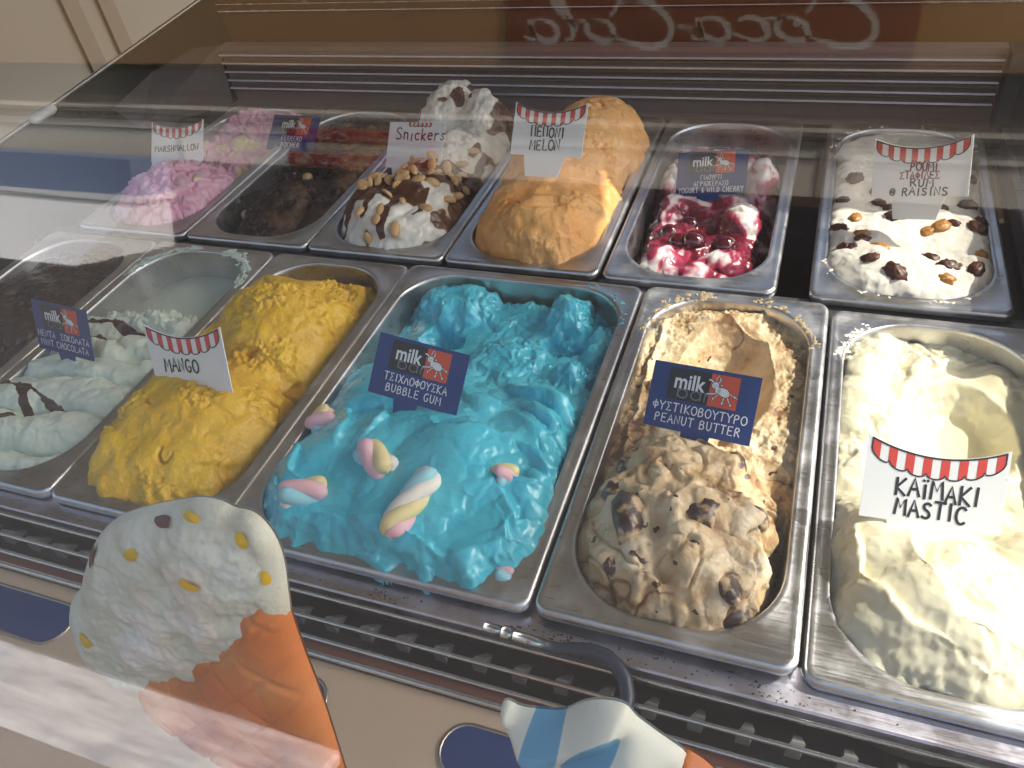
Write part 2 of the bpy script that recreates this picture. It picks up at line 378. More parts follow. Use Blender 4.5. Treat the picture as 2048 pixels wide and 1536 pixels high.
def H(x, y, Q):
    b = .002 - .22 * x + .010 * fbm(Q, 12, 3, .5, 21)
    b = smax(b, dome(x, y, -.010, .225, .085, .105, .038, .35, -.07, .6), .024)
    b = smax(b, dome(x, y, -.016, .090, .078, .092, .031, -.1, -.03, .55), .024)
    b = smin(b, .05 - 1.3 * (y - .262) + .2 * x, .012); return np.maximum(b, -.10) - .02 * sm(.04, .07, x)
ice('mango', H, grainy(.0045, .0042, 24, 20, .0015), cream('mango_cream', [(.2, (.68, .37, .004)), (.6, (.79, .47, .007)), (.9, (.84, .53, .02))], .38, .16, .5, 420, rad=(1, .5, .1), mottle=.10), 'grainy yellow mango ice cream sloping from a rear hump to the front', lambda P, D, x, y: .5 + .3 * fbm(P, 18, 3, .5, 25) + 40 * D, over=.011, w=.03, step=.0009)  # crease shade is put into the yellow through the displacement

FOLDS = [([(.10, .13), (.083, .142), (.053, .158)], .016, .009), ([(.108, .098), (.088, .112), (.075, .135), (.055, .15)], .013, .010), ([(.118, .076), (.097, .081), (.078, .072)], .018, .010),
         ([(.118, .055), (.097, .045), (.08, .062)], .014, .009), ([(.117, .036), (.098, .030), (.088, .042)], .012, .007), ([(-.059, .072), (-.063, .106), (-.081, .125)], .014, .008),
         ([(-.036, .085), (-.039, .111), (-.054, .137)], .016, .008), ([(-.06, .03), (-.085, .045), (-.1, .075)], .014, .008), ([(-.07, .02), (-.09, .028), (-.106, .045)], .010, .006),
         ([(.095, .026), (.078, .014), (.066, .006), (.049, .005), (.018, .012), (.007, .017), (-.018, .013), (-.045, .016)], .022, .007), ([(.06, .115), (.035, .10), (.015, .105), (-.0, .125)], .03, .006),
         ([(.055, .17), (.085, .168), (.10, .155)], .014, .008)]
def H(x, y, Q):
    b = .004 + .010 * sm(.15, .06, y) + .010 * sm(.075, .03, np.hypot(x - .008, (y - .08) * .8)) + .007 * fbm(Q, 11, 2, .5, 31) - .026 * sm(.15, .26, y) - .010 * sm(.075, .11, np.abs(x))
    wx = x + .008 * fbm(Q, 16, 2, .5, 33); wy = y + .008 * fbm(Q + 4, 16, 2, .5, 35)
    for p, w_, h_ in FOLDS: b = b + lip(wx, wy, p, w_, h_)
    fx = x + .006 * fbm(Q, 20, 2, .5, 34); fy = y + .006 * fbm(Q + 2, 20, 2, .5, 38)
    for p, w_, zt in (([(.04, .185), (.08, .175), (.112, .150)], .013, .006), ([(.05, .165), (.085, .150), (.116, .122)], .013, .008), ([(.055, .145), (.09, .128), (.118, .098)], .014, .010), ([(.065, .118), (.095, .105), (.119, .076)], .015, .011), ([(.075, .092), (.10, .082), (.119, .056)], .015, .010), ([(.078, .066), (.10, .058), (.117, .036)], .014, .008), ([(.07, .042), (.095, .036), (.11, .020)], .013, .006),
                      ([(-.05, .105), (-.08, .085), (-.112, .070)], .013, .008), ([(-.045, .082), (-.075, .062), (-.112, .048)], .014, .010), ([(-.04, .058), (-.07, .040), (-.106, .026)], .014, .010), ([(-.03, .036), (-.055, .020), (-.085, .008)], .013, .008), ([(-.035, .15), (-.07, .135), (-.108, .115)], .016, .006),
                      ([(.005, .175), (.03, .15), (.045, .11)], .024, .008), ([(-.02, .14), (.0, .11), (.03, .095)], .024, .012), ([(.05, .03), (.02, .018), (-.03, .02)], .020, .005)): b = ribbon_fold(b, fx, fy, p, w_ * 1.08, zt + .006)
    x0_, y0_ = x, y; x = x + .007 * fbm(Q, 45, 4, .6, 37); y = y + .007 * fbm(Q + 9, 45, 4, .6, 39)
    b = smax(b, dome(x, y, .02, .235, .06, .045, -.005, .6, -.07, .6), .012)
    b = smax(b, dome(x, y, .085, .222, .034, .03, .002, .3, -.07, .6), .01)
    b = bowl(b, x, y, -.055, .262, .045, .042, -.052, .2, .006); b = bowl(b, x, y, .065, .268, .040, .034, -.050, .5, .006)
    b = smax(b, dome(x, y, -.060, .315, .056, .046, -.002, .1, -.09, .25), .005)
    b = smax(b, dome(x, y, .002, .325, .036, .030, -.020, .1, -.09, .3), .005)
    b = smax(b, dome(x, y, .060, .305, .032, .042, .006, .25, -.09, .4), .006); b = smax(b, dome(x, y, .098, .275, .022, .06, -.010, .0, -.09, .35), .006)
    b = np.where(y > .27, smin(b, .008 - .10 * sm(.318, .340, y) + .02 * fbm(Q, 60, 3, .6, 36), .004), b)
    return b
def Dbub(P, x, y):
    fr = sm(.2, .15, y); rg = sm(.165, .21, y)
    a = soft(.0044, 13, 41, .00006, 1.25, 2.8, .05, 2)(P, x, y)
    cav = 1 - np.clip(sm(1.1, .7, ((x - .065) / .04) ** 2 + ((y - .268) / .034) ** 2) + sm(1.1, .7, ((x + .055) / .045) ** 2 + ((y - .262) / .042) ** 2), 0, 1)
    b = .0046 * fbm(warp(P, 40, .012, 47), 26, 6, .62, 45)
    return a * (1 - .6 * rg) + b * rg * (.25 + .75 * cav) + .0003 * fbm(P, 170, 3, .6, 49)
ice('bubble', H, Dbub, cream('bubble_gum_cream', [(.1, (.05, .42, .55)), (.5, (.07, .53, .67)), (.9, (.13, .62, .75))], .30, .26, .10, 300, coat=.35, rad=(.25, .8, 1)), 'glossy turquoise bubble gum ice cream in soft folds', lambda P, D, x, y: .5 + .25 * fbm(P, 22, 3, .5, 51) + 50 * D, over=.0145, w=.024, lat=.003)  # displacement also tints: hollows shaded, fold backs lightened in the colour

def H(x, y, Q):
    fr = dome(x, y, -.004, .075, .076, .105, .034, .15, -.05, .5) + .012 * fbm(Q, 26, 3, .5, 61)
    rear = -.012 + .006 * fbm(Q, 14, 2, .5, 63) + .004 * sm(.28, .33, y)
    rear = bowl(rear, x, y, .004, .235, .062, .115, -.066, -.1, .006)
    rear = smax(rear, -.006 - 3.0 * np.abs(x + .056 + .006 * fbm(Q, 30, 2, .5, 66)) + 0 * x, .008)
    rear = rear + lip(x, y, [(.045, .25), (.036, .29), (-.005, .318), (-.04, .31)], .012, .008)
    b = smax(fr, rear - .03 * sm(.12, .0, y), .01); b = b - .022 * sm(.05, .068, x) * sm(.12, .06, y)
    return b
def Dpea(P, x, y):
    lump = sm(.175, .13, y); d1, d2, c = worley(warp(P, 30, .012, 65), 42, 66)
    crk = sm(.08, 0, np.abs(perlin(warp(P, 26, .02, 62) * 24, 62))); bump_ = (.0030 * (sm(.75, .1, d1) - .4) + soft(.0060, 17, 64, .0004, .8, 1.5)(P, x, y) - .0035 * crk) * lump; cav = sm(.9, .6, ((x - .004) / .055) ** 2 + ((y - .245) / .085) ** 2)
    g = (.0030 - .0016 * lump) * fbm(P, 60, 5, .64, 67) + .0006 * fbm(P, 200, 2, .6, 70); wd1, wd2, wc = worley(P, 120, 69)
    return bump_ + g * (1 - .78 * cav) * (1 - .35 * lump) - .0022 * sm(.4, .1, wd1) * (wc > .7) * (1 - .6 * cav)
ice('peanut', H, Dpea, cream('peanut_cream', [(.05, (.25, .12, .045)), (.36, (.54, .36, .18)), (.6, (.66, .49, .29)), (.95, (.78, .65, .46))], .42, .14, .5, 420, speck=((.05, .022, .012), 125, .2), mottle=.10), 'chunky tan peanut butter ice cream with a scooped hollow behind its mound', lambda P, D, x, y: .58 + .5 * fbm(warp(P, 30, .012, 60), 26, 4, .6, 68) + 20 * D - .5 * sm(.09, .02, np.abs(perlin(warp(P, 30, .03, 63) * 17, 69))) * sm(-.05, .25, perlin(P * 14, 70)), over=.008, w=.024, step=.0009)  # brown swirl is flavour; shade in the hollows is painted from displacement

def H(x, y, Q):
    fr = dome(x, y, -.01, .062, .086, .082, .018, -.1, -.05, .5) + .008 * fbm(Q, 16, 2, .5, 71)
    fr = smax(fr, dome(x, y, -.050, .095, .040, .05, .018, .3, -.05, .5), .014); fr = smax(fr, dome(x, y, .050, .105, .035, .04, .008, .3, -.05, .5), .014)
    fr = fr + lip(x, y, [(.075, .055), (.035, .03), (-.005, .035), (-.025, .075), (-.03, .115)], .026, .012) + lip(x, y, [(.0, .018), (-.03, .03), (-.055, .06), (-.06, .1)], .016, .008)
    rear = -.018 + .012 * sm(-.01, -.06, x) + .006 * fbm(Q, 20, 2, .5, 73); rear = bowl(rear, x, y, .022, .235, .056, .085, -.062, .15, .006)
    rear = rear + lip(x, y, [(-.035, .18), (-.03, .24), (-.005, .3), (.03, .318)], .016, .008)
    return smax(fr, rear - .04 * sm(.13, .02, y), .012)
def Dmas(P, x, y):
    cav = sm(1., .6, ((x - .022) / .05) ** 2 + ((y - .24) / .075) ** 2)
    return (soft(.0052, 15, 75, .0002, -.9, 2.2, .05)(P, x, y) + .0030 * fbm(P, 60, 4, .6, 77) * sm(-.1, .4, perlin(P * 18, 76))) * (1 - .9 * cav)
ice('mastic', H, Dmas, cream('mastic_cream', [(.2, (.74, .66, .40)), (.6, (.81, .75, .54)), (.9, (.84, .79, .62))], .35, .3, .12, 300, coat=.1, vary=.04), 'whipped creamy white mastic ice cream in bright sun', lambda P, D, x, y: .55 + .25 * fbm(P, 18, 2, .5, 78) + 35 * D, over=.006, w=.024, lat=.002)  # colour carries painted crease shade, taken from the fold height

# --- back row
def H(x, y, Q):
    b = dome(x, y, .004, .075, .088, .095, .034, 0, -.05, .5) + .006 * fbm(Q, 18, 2, .5, 81)
    return smax(b, -.02 + .02 * fbm(Q, 15, 2, .5, 82) + .02 * sm(.25, .3, y), .01)
def Dmar(P, x, y):
    d1, d2, c = worley(warp(P, 40, .007, 83), 62, 84); return .0036 * (sm(.0, .3, d2 - d1) - .5) + .003 * fbm(P, 40, 4, .6, 85)
ice('marsh', H, Dmar, cream('marshmallow_cream', [(.1, (.66, .22, .34)), (.4, (.80, .42, .53)), (.72, (.86, .56, .65)), (.95, (.82, .70, .40))], .5, .3, .3, 380), 'pink marshmallow ice cream with a pebbled surface', lambda P, D, x, y: np.clip(.48 + 60 * D, .1, .7) + .5 * sm(.3, .6, fbm(P, 28, 2, .5, 86)), over=.010)  # deeper pink between pebbles is shade painted from displacement

def H(x, y, Q):
    b = -.012 + .014 * fbm(Q, 16, 3, .5, 91); b = smax(b, dome(x, y, -.01, .09, .055, .07, .008, 0, -.06, .5), .012)
    b = smax(b, dome(x, y, .05, .15, .03, .13, .006, 0, -.06, .5), .012); b = smax(b, dome(x, y, -.03, .29, .06, .05, -.012, 0, -.06, .5), .012)
    return b - .03 * sm(-.045, -.066, x) * sm(.09, .05, y)
ice('hazel', H, grainy(.0052, .0030, 36, 92, .0013), cream('hazelnut_cream', [(.15, (.028, .011, .006)), (.45, (.11, .052, .022)), (.8, (.30, .17, .08))], .42, .1, .5, 500, speck=((.45, .30, .15), 130, .06)), 'brown hazelnut ice cream with dark crumbs', lambda P, D, x, y: .42 + 5 * (x - .0) + .4 * fbm(P, 24, 3, .6, 93) + 25 * D - .3 * sm(.12, .06, np.hypot(x + .01, y - .09) + .03 * fbm(P, 30, 2, .5, 94)), over=.004)  # tone mixes crumb colours with painted shade in the pits

def H(x, y, Q):
    b = dome(x, y, .0, .075, .082, .098, .036, 0, -.05, .45) + .009 * fbm(Q, 24, 3, .5, 101)
    b = smax(b, dome(x, y, .012, .19, .074, .10, .034, 0, -.05, .55), .014); b = smax(b, dome(x, y, -.018, .285, .062, .075, .064, -.3, -.06, .6), .012)
    return smax(b, dome(x, y, .035, .265, .045, .06, .060, .3, -.06, .55), .008)
def Dnut(P, x, y): return soft(.0055, 18, 103, .0004, .9, 1.7)(P, x, y) + .0032 * fbm(P, 60, 4, .6, 105) * sm(.04, .2, y)
def mixnut(P, D, x, y):
    s_ = fbm(warp(P, 22, .02, 107), 19, 2, .5, 108); cap = sm(.035, .06, y) * sm(.17, .12, y); k = .05 + .7 * s_ + .42 * cap - .1 * sm(.045, .03, y)
    for xd, wd, ye in ((-.047, .006, .012), (-.020, .0045, .018), (.006, .006, .002), (.036, .004, .03)): k = np.maximum(k, .75 * sm(wd, wd * .4, np.abs(x - xd + .004 * fbm(P, 30, 2, .5, 109))) * sm(ye, ye + .006, y) * sm(.09, .06, y))
    k = k + .6 * sm(.23, .27, y) * sm(-.03, .02, x + .3 * s_ * .1) * (s_ > -.2) + .1 * sm(.2, .28, y); return np.clip(.5 + 3.2 * (k - .22), 0, 1)
ice('nut', H, Dnut, cream('nut_and_sauce_cream', [(.25, (.80, .76, .68)), (.47, (.74, .66, .54)), (.55, (.17, .075, .038)), (1, (.11, .045, .024))], .33, .2, .2, 380, coat=.12), 'tall white ice cream under chocolate sauce and peanuts', mixnut, over=.009)

def H(x, y, Q):
    b = dome(x, y, .0, .085, .092, .120, .044, 0, -.06, .45) + .008 * fbm(Q, 17, 3, .5, 111)
    b = smax(b, dome(x, y, -.022, .14, .05, .05, .066, 0, -.05, .5), .016); b = smax(b, dome(x, y, .018, .235, .076, .105, .060, 0, -.06, .42), .014)
    b = smax(b, dome(x, y, .006, .165, .080, .125, .047, 0, -.06, .5), .018)
    return b + lip(x, y, [(.075, .03), (.035, .04), (.01, .028), (-.04, .03)], .02, .008) + lip(x, y, [(.05, .015), (.04, .05), (.07, .08)], .014, .007)
ice('melon', H, lambda P, x, y: grainy(.0030, .0026, 20, 112, .0010)(P, x, y) + soft(.0035, 20, 113, 0, .3)(P, x, y), cream('melon_cream', [(.1, (.76, .29, .06)), (.5, (.87, .42, .115)), (.9, (.90, .52, .2))], .42, .14, .6, 420, rad=(1, .55, .2), mottle=.14), 'tall orange melon ice cream glowing at its sunlit edge', lambda P, D, x, y: .5 + .3 * fbm(P, 16, 3, .5, 114) + 40 * D, over=.012, w=.026)  # orange is shaded in creases and paler on ridges, painted by height

def H(x, y, Q):
    b = -.018 + .010 * fbm(Q, 20, 2, .5, 121) - .014 * sm(.17, .22, y)
    for cx, cy_, rx, ry, h, r in ((.035, .13, .034, .040, .0, .4), (-.045, .15, .03, .045, -.006, -.2), (-.005, .140, .034, .026, -.014, .2), (.05, .205, .024, .04, .014, .3), (-.035, .05, .03, .03, -.004, .4), (.03, .05, .04, .026, -.006, 0), (-.058, .21, .02, .06, .006, 0), (.0, .28, .05, .04, -.012, 0)):
        b = smax(b, dome(x, y, cx, cy_, rx, ry, h, r, -.05, .5), .007)
    return b - .022 * sm(.05, .068, np.abs(x)) - .014 * sm(.03, .0, y)
def Dche(P, x, y): return soft(.0042, 24, 123, .0002, .7, 1.8)(P, x, y) + .0022 * fbm(P, 55, 3, .55, 124)
def mixche(P, D, x, y):
    s_ = fbm(warp(P, 24, .035, 125) * (1, .6, 1), 22, 3, .55, 126); low = sm(.004, -.022, P[:, 2] + D)
    return np.clip(.40 + .75 * s_ + .34 * low + .16 * sm(.11, .05, y) - .12 * sm(.15, .2, y), 0, 1)
ice('cherry', H, Dche, cream('cherry_swirl_cream', [(.35, (.82, .76, .72)), (.50, (.74, .47, .50)), (.62, (.42, .045, .10)), (.9, (.17, .01, .028))], .26, .22, .08, 300, coat=.35), 'white yogurt ice cream swirled with dark cherry syrup', mixche, over=.004, w=.016)

def H(x, y, Q):
    b = .004 + .008 * fbm(Q, 15, 2, .5, 131) - .004 * sm(.2, .3, y); b = b + lip(x, y, [(.06, .045), (.01, .035), (-.03, .055), (-.055, .09)], .03, .005) + lip(x, y, [(-.07, .14), (-.03, .125), (.02, .14), (.06, .125)], .03, .005)
    return b
ice('rum', H, lambda P, x, y: soft(.0042, 14, 133, .0002, .1, 2.2)(P, x, y) + .0012 * fbm(P, 50, 3, .55, 135) - .0008 * sm(.3, .1, worley(P, 60, 136)[0]), cream('rum_cream', [(.2, (.78, .72, .62)), (.8, (.86, .82, .74))], .33, .28, .08, 300, vary=.05), 'smooth white rum ice cream dotted with raisins', over=.005, w=.018)

# ------------------------------------------------------------------ toppings
def blob(name, rx, ry, rz, mat, wr=.15, f=2.2, seed=0, nu=20, nv=14, wr2=0.):
    th = np.linspace(0, np.pi, nv); ph = np.linspace(0, 2 * np.pi, nu, endpoint=False)
    V = np.array([[0, 0, 1]] + [[math.sin(t) * math.cos(p), math.sin(t) * math.sin(p), math.cos(t)] for t in th[1:-1] for p in ph] + [[0, 0, -1]], float)
    k = 1 + wr * fbm(V + seed * 3.7, f, 3, .6, seed) + wr2 * ridged(V + seed, f * 1.6, 2, seed + 3); V = V * k[:, None] * (rx, ry, rz)
    F = []; last = len(V) - 1
    for i in range(nu): F.append((0, 1 + i, 1 + (i + 1) % nu, 1 + (i + 1) % nu)); F.append((last, last - nu + (i + 1) % nu, last - nu + i, last - nu + i))
    me = bpy.data.meshes.new(name); fs = [(0, 1 + i, 1 + (i + 1) % nu) for i in range(nu)] + [(last, last - nu + (i + 1) % nu, last - nu + i) for i in range(nu)]
    for r_ in range(nv - 3):
        for i in range(nu): a = 1 + r_ * nu + i; b = 1 + r_ * nu + (i + 1) % nu; fs.append((a, a + nu, b + nu, b))
    me.from_pydata(V.tolist(), [], fs); me.update(); me.polygons.foreach_set('use_smooth', np.ones(len(me.polygons), bool)); me.materials.append(mat); return me
def place(name, me, key, xl, yl, sink=0., rz=None, tilt=.25, scale=1., label='', cat='', group=None):
    o = bpy.data.objects.new(name, me); COL.objects.link(o)
    n_ = nrm(key, xl, yl); q = n_.to_track_quat('Z', 'Y').to_matrix().to_4x4()
    rr = Matrix.Rotation(random.uniform(0, 6.28) if rz is None else rz, 4, 'Z') @ Matrix.Rotation(random.uniform(-tilt, tilt), 4, 'X') @ Matrix.Rotation(random.uniform(-tilt, tilt), 4, 'Y')
    o.matrix_world = Matrix.Translation(top(key, xl, yl) - n_ * sink) @ q @ rr @ Matrix.Scale(scale, 4); tag(o, label, cat, group); return o

def glossy(name, a, b, rough=.25, sss=0, coat=.3, scale=150):
    g = NT(name); o = g.tc(); f = g.noise(o, scale, 3); kw = dict(Base_Color=g.mix(f, a, b), Roughness=rough, Normal=g.bump(f, .3, .0008)); kw['Coat Weight'] = coat; kw['Subsurface Weight'] = sss; kw['Subsurface Scale'] = .003; return g.set(**kw)
RAIS = glossy('dark_raisin', (.035, .010, .005), (.11, .03, .012), .5, 0, .05); GOLD = glossy('golden_raisin', (.30, .12, .02), (.5, .24, .05), .45, .2, .05)
CHER = glossy('cherry_skin', (.035, .003, .006), (.10, .005, .014), .12, 0, .8); NUT = glossy('peanut_flesh', (.50, .28, .11), (.70, .46, .22), .4, .1, .15)
CHOC = glossy('chocolate_chunk', (.035, .018, .013), (.085, .045, .035), .32, 0, .2)
def smeared(m):
    t = m.node_tree; b = t.nodes['Principled BSDF']; src = b.inputs['Base Color'].links[0].from_socket; c = t.nodes.new('ShaderNodeTexCoord'); n = t.nodes.new('ShaderNodeTexNoise'); n.inputs['Scale'].default_value = 120; n.inputs['Detail'].default_value = 4
    r = t.nodes.new('ShaderNodeValToRGB'); r.color_ramp.elements[0].position = .50; r.color_ramp.elements[1].position = .60; mx_ = t.nodes.new('ShaderNodeMix'); mx_.data_type = 'RGBA'; mx_.inputs[7].default_value = (.60, .42, .24, 1)
    t.links.new(c.outputs['Object'], n.inputs['Vector']); t.links.new(n.outputs['Fac'], r.inputs[0]); t.links.new(r.outputs[0], mx_.inputs[0]); t.links.new(src, mx_.inputs[6]); t.links.new(mx_.outputs[2], b.inputs['Base Color'])
smeared(CHOC)
rais = [blob('raisin', .0078, .0056, .0042, RAIS, .26, 2.4, i, wr2=.24) for i in range(4)]; gold = [blob('golden_raisin', .0078, .0058, .0044, GOLD, .24, 2.4, i + 9, wr2=.2) for i in range(3)]
DR = [(-.026, .158), (-.017, .15), (-.001, .152), (.028, .143), (.055, .16), (-.057, .064), (.060, .072 + .04), (.054, .042), (-.013, .022), (.034, .046), (.048, .192), (-.029, .178), (-.05, .061), (.066, .13), (-.04, .078), (-.062, .10), (.02, .19), (-.05, .20), (.062, .21), (-.01, .125), (.04, .12), (.018, .06), (-.035, .035), (-.06, .16), (.03, .23)]
GR = [(-.048, .12), (.016, .103), (.028, .112), (-.041, .088), (-.026, .062), (.062, .072), (.03, .026), (-.008, .165)]
for i, (a, b) in enumerate(DR): place('raisin', rais[i % 4], 'rum', a, b, .0016, scale=random.uniform(.85, 1.45), label='dark wrinkled raisin in the white rum ice cream', cat='raisin', group='dark raisins in the rum ice cream')
for i, (a, b) in enumerate(GR): place('golden_raisin', gold[i % 3], 'rum', a, b, .0016, scale=random.uniform(.9, 1.45), label='amber golden raisin in the white rum ice cream', cat='raisin', group='golden raisins in the rum ice cream')
chr_ = [blob('wild_cherry', .0098, .0092, .0086, CHER, .07, 1.6, i, wr2=.03) for i in range(3)]
for i, (a, b, l) in enumerate([(-.007, .083, 'dark wild cherry, middle one in the cherry swirl'), (.024, .088, 'glossy wild cherry at the right of the cherry swirl'), (-.038, .103, 'dark wild cherry below the blue yogurt sign'), (-.024, .083, 'wild cherry half sunk in red syrup left of the middle cherry'), (-.02, .128, 'wild cherry under the foot of the yogurt sign')]):
    place('wild_cherry', chr_[i % 3], 'cherry', a, b, .001 if i < 2 else .004, scale=1.35 if i < 2 else 1.1, label=l, cat='cherry', group='wild cherries in the yogurt ice cream')
def half_nut(seed):
    me = blob('peanut_half', .0076, .0046, .0036, NUT, .05, 1.5, seed); 
    for v in me.vertices:
        if v.co.z < -.0008: v.co.z = -.0008 + (v.co.z + .0008) * .15
    return me
nuts = [half_nut(i) for i in range(4)]
rs = np.random.RandomState(3); k = 0
while k < 56:
    a, b = rs.uniform(-.055, .06), rs.uniform(.045, .2)
    if k > 50: a, b = rs.uniform(-.03, .03), rs.uniform(.004, .03)
    if rs.rand() > math.exp(-((b - .105) / .055) ** 2) * 1.1 and k <= 50: continue
    place('peanut_half', nuts[k % 4], 'nut', a, b, -.0012, tilt=.7, scale=rs.uniform(.9, 1.35), label='roasted peanut half stuck on the chocolate sauce', cat='peanut', group='peanut halves on the white ice cream'); k += 1
def chunk(seed):
    me = blob('chocolate_chunk', .012, .009, .0068, CHOC, .3, 1.1, seed + 40, 22, 14, .16); rr = random.Random(seed)
    pl = [(Vector((rr.uniform(-1, 1), rr.uniform(-1, 1), rr.uniform(-.6, 1))).normalized(), rr.uniform(.005, .0075)) for _ in range(6)]
    for v in me.vertices:
        for n_, d in pl:
            q = v.co.dot(n_)
            if q > d: v.co -= n_ * (q - d) * .85
    return me
for i, (a, b, l, s_) in enumerate([(.004, .141, 'chocolate chunk at the foot of the peanut butter sign', 1.), (.027, .134, 'chocolate chunk right of the peanut butter sign foot', .85), (-.032, .052, 'large leaning chocolate chunk on the left of the tan mound', 1.35), (.012, .063, 'square chocolate chunk in the middle of the tan mound', 1.25),
        (-.049, .109, 'chocolate chunk at the upper left edge of the tan mound', 1.), (.036, .03, 'chocolate chunk low on the right of the tan mound', 1.), (.023, .093, 'small chocolate chunk on the upper tan mound', .6), (-.054, .222, 'chocolate chunk on the left wall behind the peanut butter sign', .9), (.045, .015, 'chocolate chunk at the front right edge of the tan mound', 1.1), (-.02, .028, 'chocolate chunk low at the front of the tan mound', .7), (-.052, .075, 'chocolate chunk at the left edge of the tan mound', .9), (.05, .085, 'chocolate chunk at the right edge of the tan mound', .8), (-.012, .112, 'small chocolate chunk high on the left of the tan mound', .6), (.052, .15, 'chocolate chunk on the right wall beside the tan mound', .7), (-.04, .022, 'chocolate chunk low at the front left of the tan mound', .8)]):
    place('chocolate_chunk', chunk(i), 'peanut', a, b, .0058, scale=s_ * 1.3, label=l, cat='chocolate chunk', group='chocolate chunks in the peanut butter ice cream')
HZ = glossy('hazelnut_skin', (.42, .26, .10), (.62, .44, .22), .4)
for a, b, l in ((-.052, .068, 'round hazelnut at the front left of the brown ice cream'), (-.012, .155, 'round hazelnut below the pale foot of the hazelnut sign')):
    place('hazelnut', blob('hazelnut', .0072, .0068, .0066, HZ, .06), 'hazel', a, b, -.002, label=l, cat='hazelnut', group='hazelnuts in the brown ice cream')

# twisted marshmallows: four coloured strands wound round each other, each strand a part
MW = {c: glossy('marsh_' + c, v, tuple(x * .86 for x in v), .65, .35, 0, 260) for c, v in (('white', (.86, .80, .72)), ('yellow', (.84, .69, .36)), ('pink', (.86, .52, .57)), ('blue', (.34, .66, .74)))}
def twist(a, b, r, key, label, turns=.55, raise_=.004):
    A, B = top(key, *a) + Vector((0, 0, raise_)), top(key, *b) + Vector((0, 0, raise_)); t = empty('twisted_marshmallow', A); tag(t, label, 'marshmallow', 'twisted marshmallows in the blue ice cream')
    ax = (B - A); L = ax.length; q = ax.to_track_quat('Z', 'Y'); ph0 = random.uniform(0, 6)
    for i, c in enumerate(('white', 'yellow', 'pink', 'blue')):
        pts = []; rad = []
        for k in range(25):
            u = k / 24; an = ph0 + i * math.pi / 2 + u * turns * 2 * math.pi; rc = r * .50 * (.45 + .55 * min(1, min(u, 1 - u) * 6)); pts.append(q @ Vector((math.cos(an) * rc, math.sin(an) * rc, u * L))); rad.append(r * .64 * (.12 + .88 * min(1, (min(u, 1 - u) * 8)) ** .5))
        mb = MB(); mb.tube(pts, rad, 12); mb.build('strand', MW[c], t, True)
twist((.016, .006), (.031, .062), .0098, 'bubble', 'long twisted marshmallow standing out of the middle of the blue ice cream', .8, .001)
twist((-.036, .076), (-.006, .058), .0108, 'bubble', 'short twisted marshmallow left of the long one in the blue ice cream', .4, -.001)
twist((-.076, .018), (-.048, .036), .0105, 'bubble', 'twisted marshmallow near the front left edge of the blue ice cream', .4, -.001)
twist((-.104, .104), (-.092, .118), .0110, 'bubble', 'white twisted marshmallow by the left wall of the blue pan', .3, .001)
twist((.072, .073), (.082, .083), .0085, 'bubble', 'small yellow and pink marshmallow tip right in the blue ice cream', .4, -.001)
twist((.094, .008), (.102, .012), .007, 'bubble', 'pink marshmallow end at the front right corner of the blue pan', .2, .0)

# crumbs and smears dried on the rims
def crumbs(key, mat, n, sizes, where, label, seed=1):
    cx, cy_, z0, W_, L_, hr = PANS[key]; r_ = np.random.RandomState(seed); mb = MB(); got = 0
    loop = rrect(W_ + .002, L_ + .002, hr, 0, 40)
    while got < n:
        p = loop[r_.randint(len(loop))]; u, v = p[0], p[1] + L_
        if not where(u, v): got += .02; continue
        off = abs(r_.normal(0, .0028)); sx = 1 + off / max(W_, 1e-3) * (1 if r_.rand() < .8 else -1); x, y = p[0] * sx, p[1] * (1 + off / L_ * 1.2 * (1 if r_.rand() < .8 else -1))
        s_ = r_.uniform(*sizes); a = r_.uniform(0, 6.28); e = r_.uniform(.35, 1)
        vs = []; m_ = 7
        for k_ in range(m_): an = a + 2 * math.pi * k_ / m_; rr = s_ * r_.uniform(.5, 1.2); dx, dy = rr * math.cos(an), rr * math.sin(an) * e; vs.append((x + dx * math.cos(a) - dy * math.sin(a), y + dx * math.sin(a) + dy * math.cos(a), -.0004))
        vs.append((x, y, s_ * r_.uniform(.12, .4))); mb.add(vs, [(k_, (k_ + 1) % m_, m_) for k_ in range(m_)]); got += 1
    o = mb.build('dried_crumbs', mat, None, True); o.location = (cx, cy_, z0); tag(o, label, 'crumbs', kind='stuff'); return o
crumbs('mint', plain('mint_dried', (.56, .66, .57), .7), 380, (.0008, .0045), lambda u, v: v > .19, 'flaky mint remains dried on the back rim of the mint pan', 2)
crumbs('peanut', plain('peanut_dried', (.40, .30, .17), .7), 120, (.0006, .0040), lambda u, v: v > .17, 'tan flakes dried on the back rim of the peanut butter pan', 3)
crumbs('rum', plain('rum_dried', (.78, .72, .62), .6), 60, (.001, .004), lambda u, v: True, 'white smears dried on the rim of the raisin pan', 4)
crumbs('mastic', plain('mastic_dried', (.82, .78, .68), .6), 90, (.0008, .003), lambda u, v: u < -.05 and v > .15, 'white frost smear on the left rim of the mastic pan', 5)
crumbs('bubble', plain('bubble_dried', (.10, .48, .60), .5), 40, (.0006, .0025), lambda u, v: u > .02 and v > .2, 'blue flecks dried on the right rim of the bubble gum pan', 6)
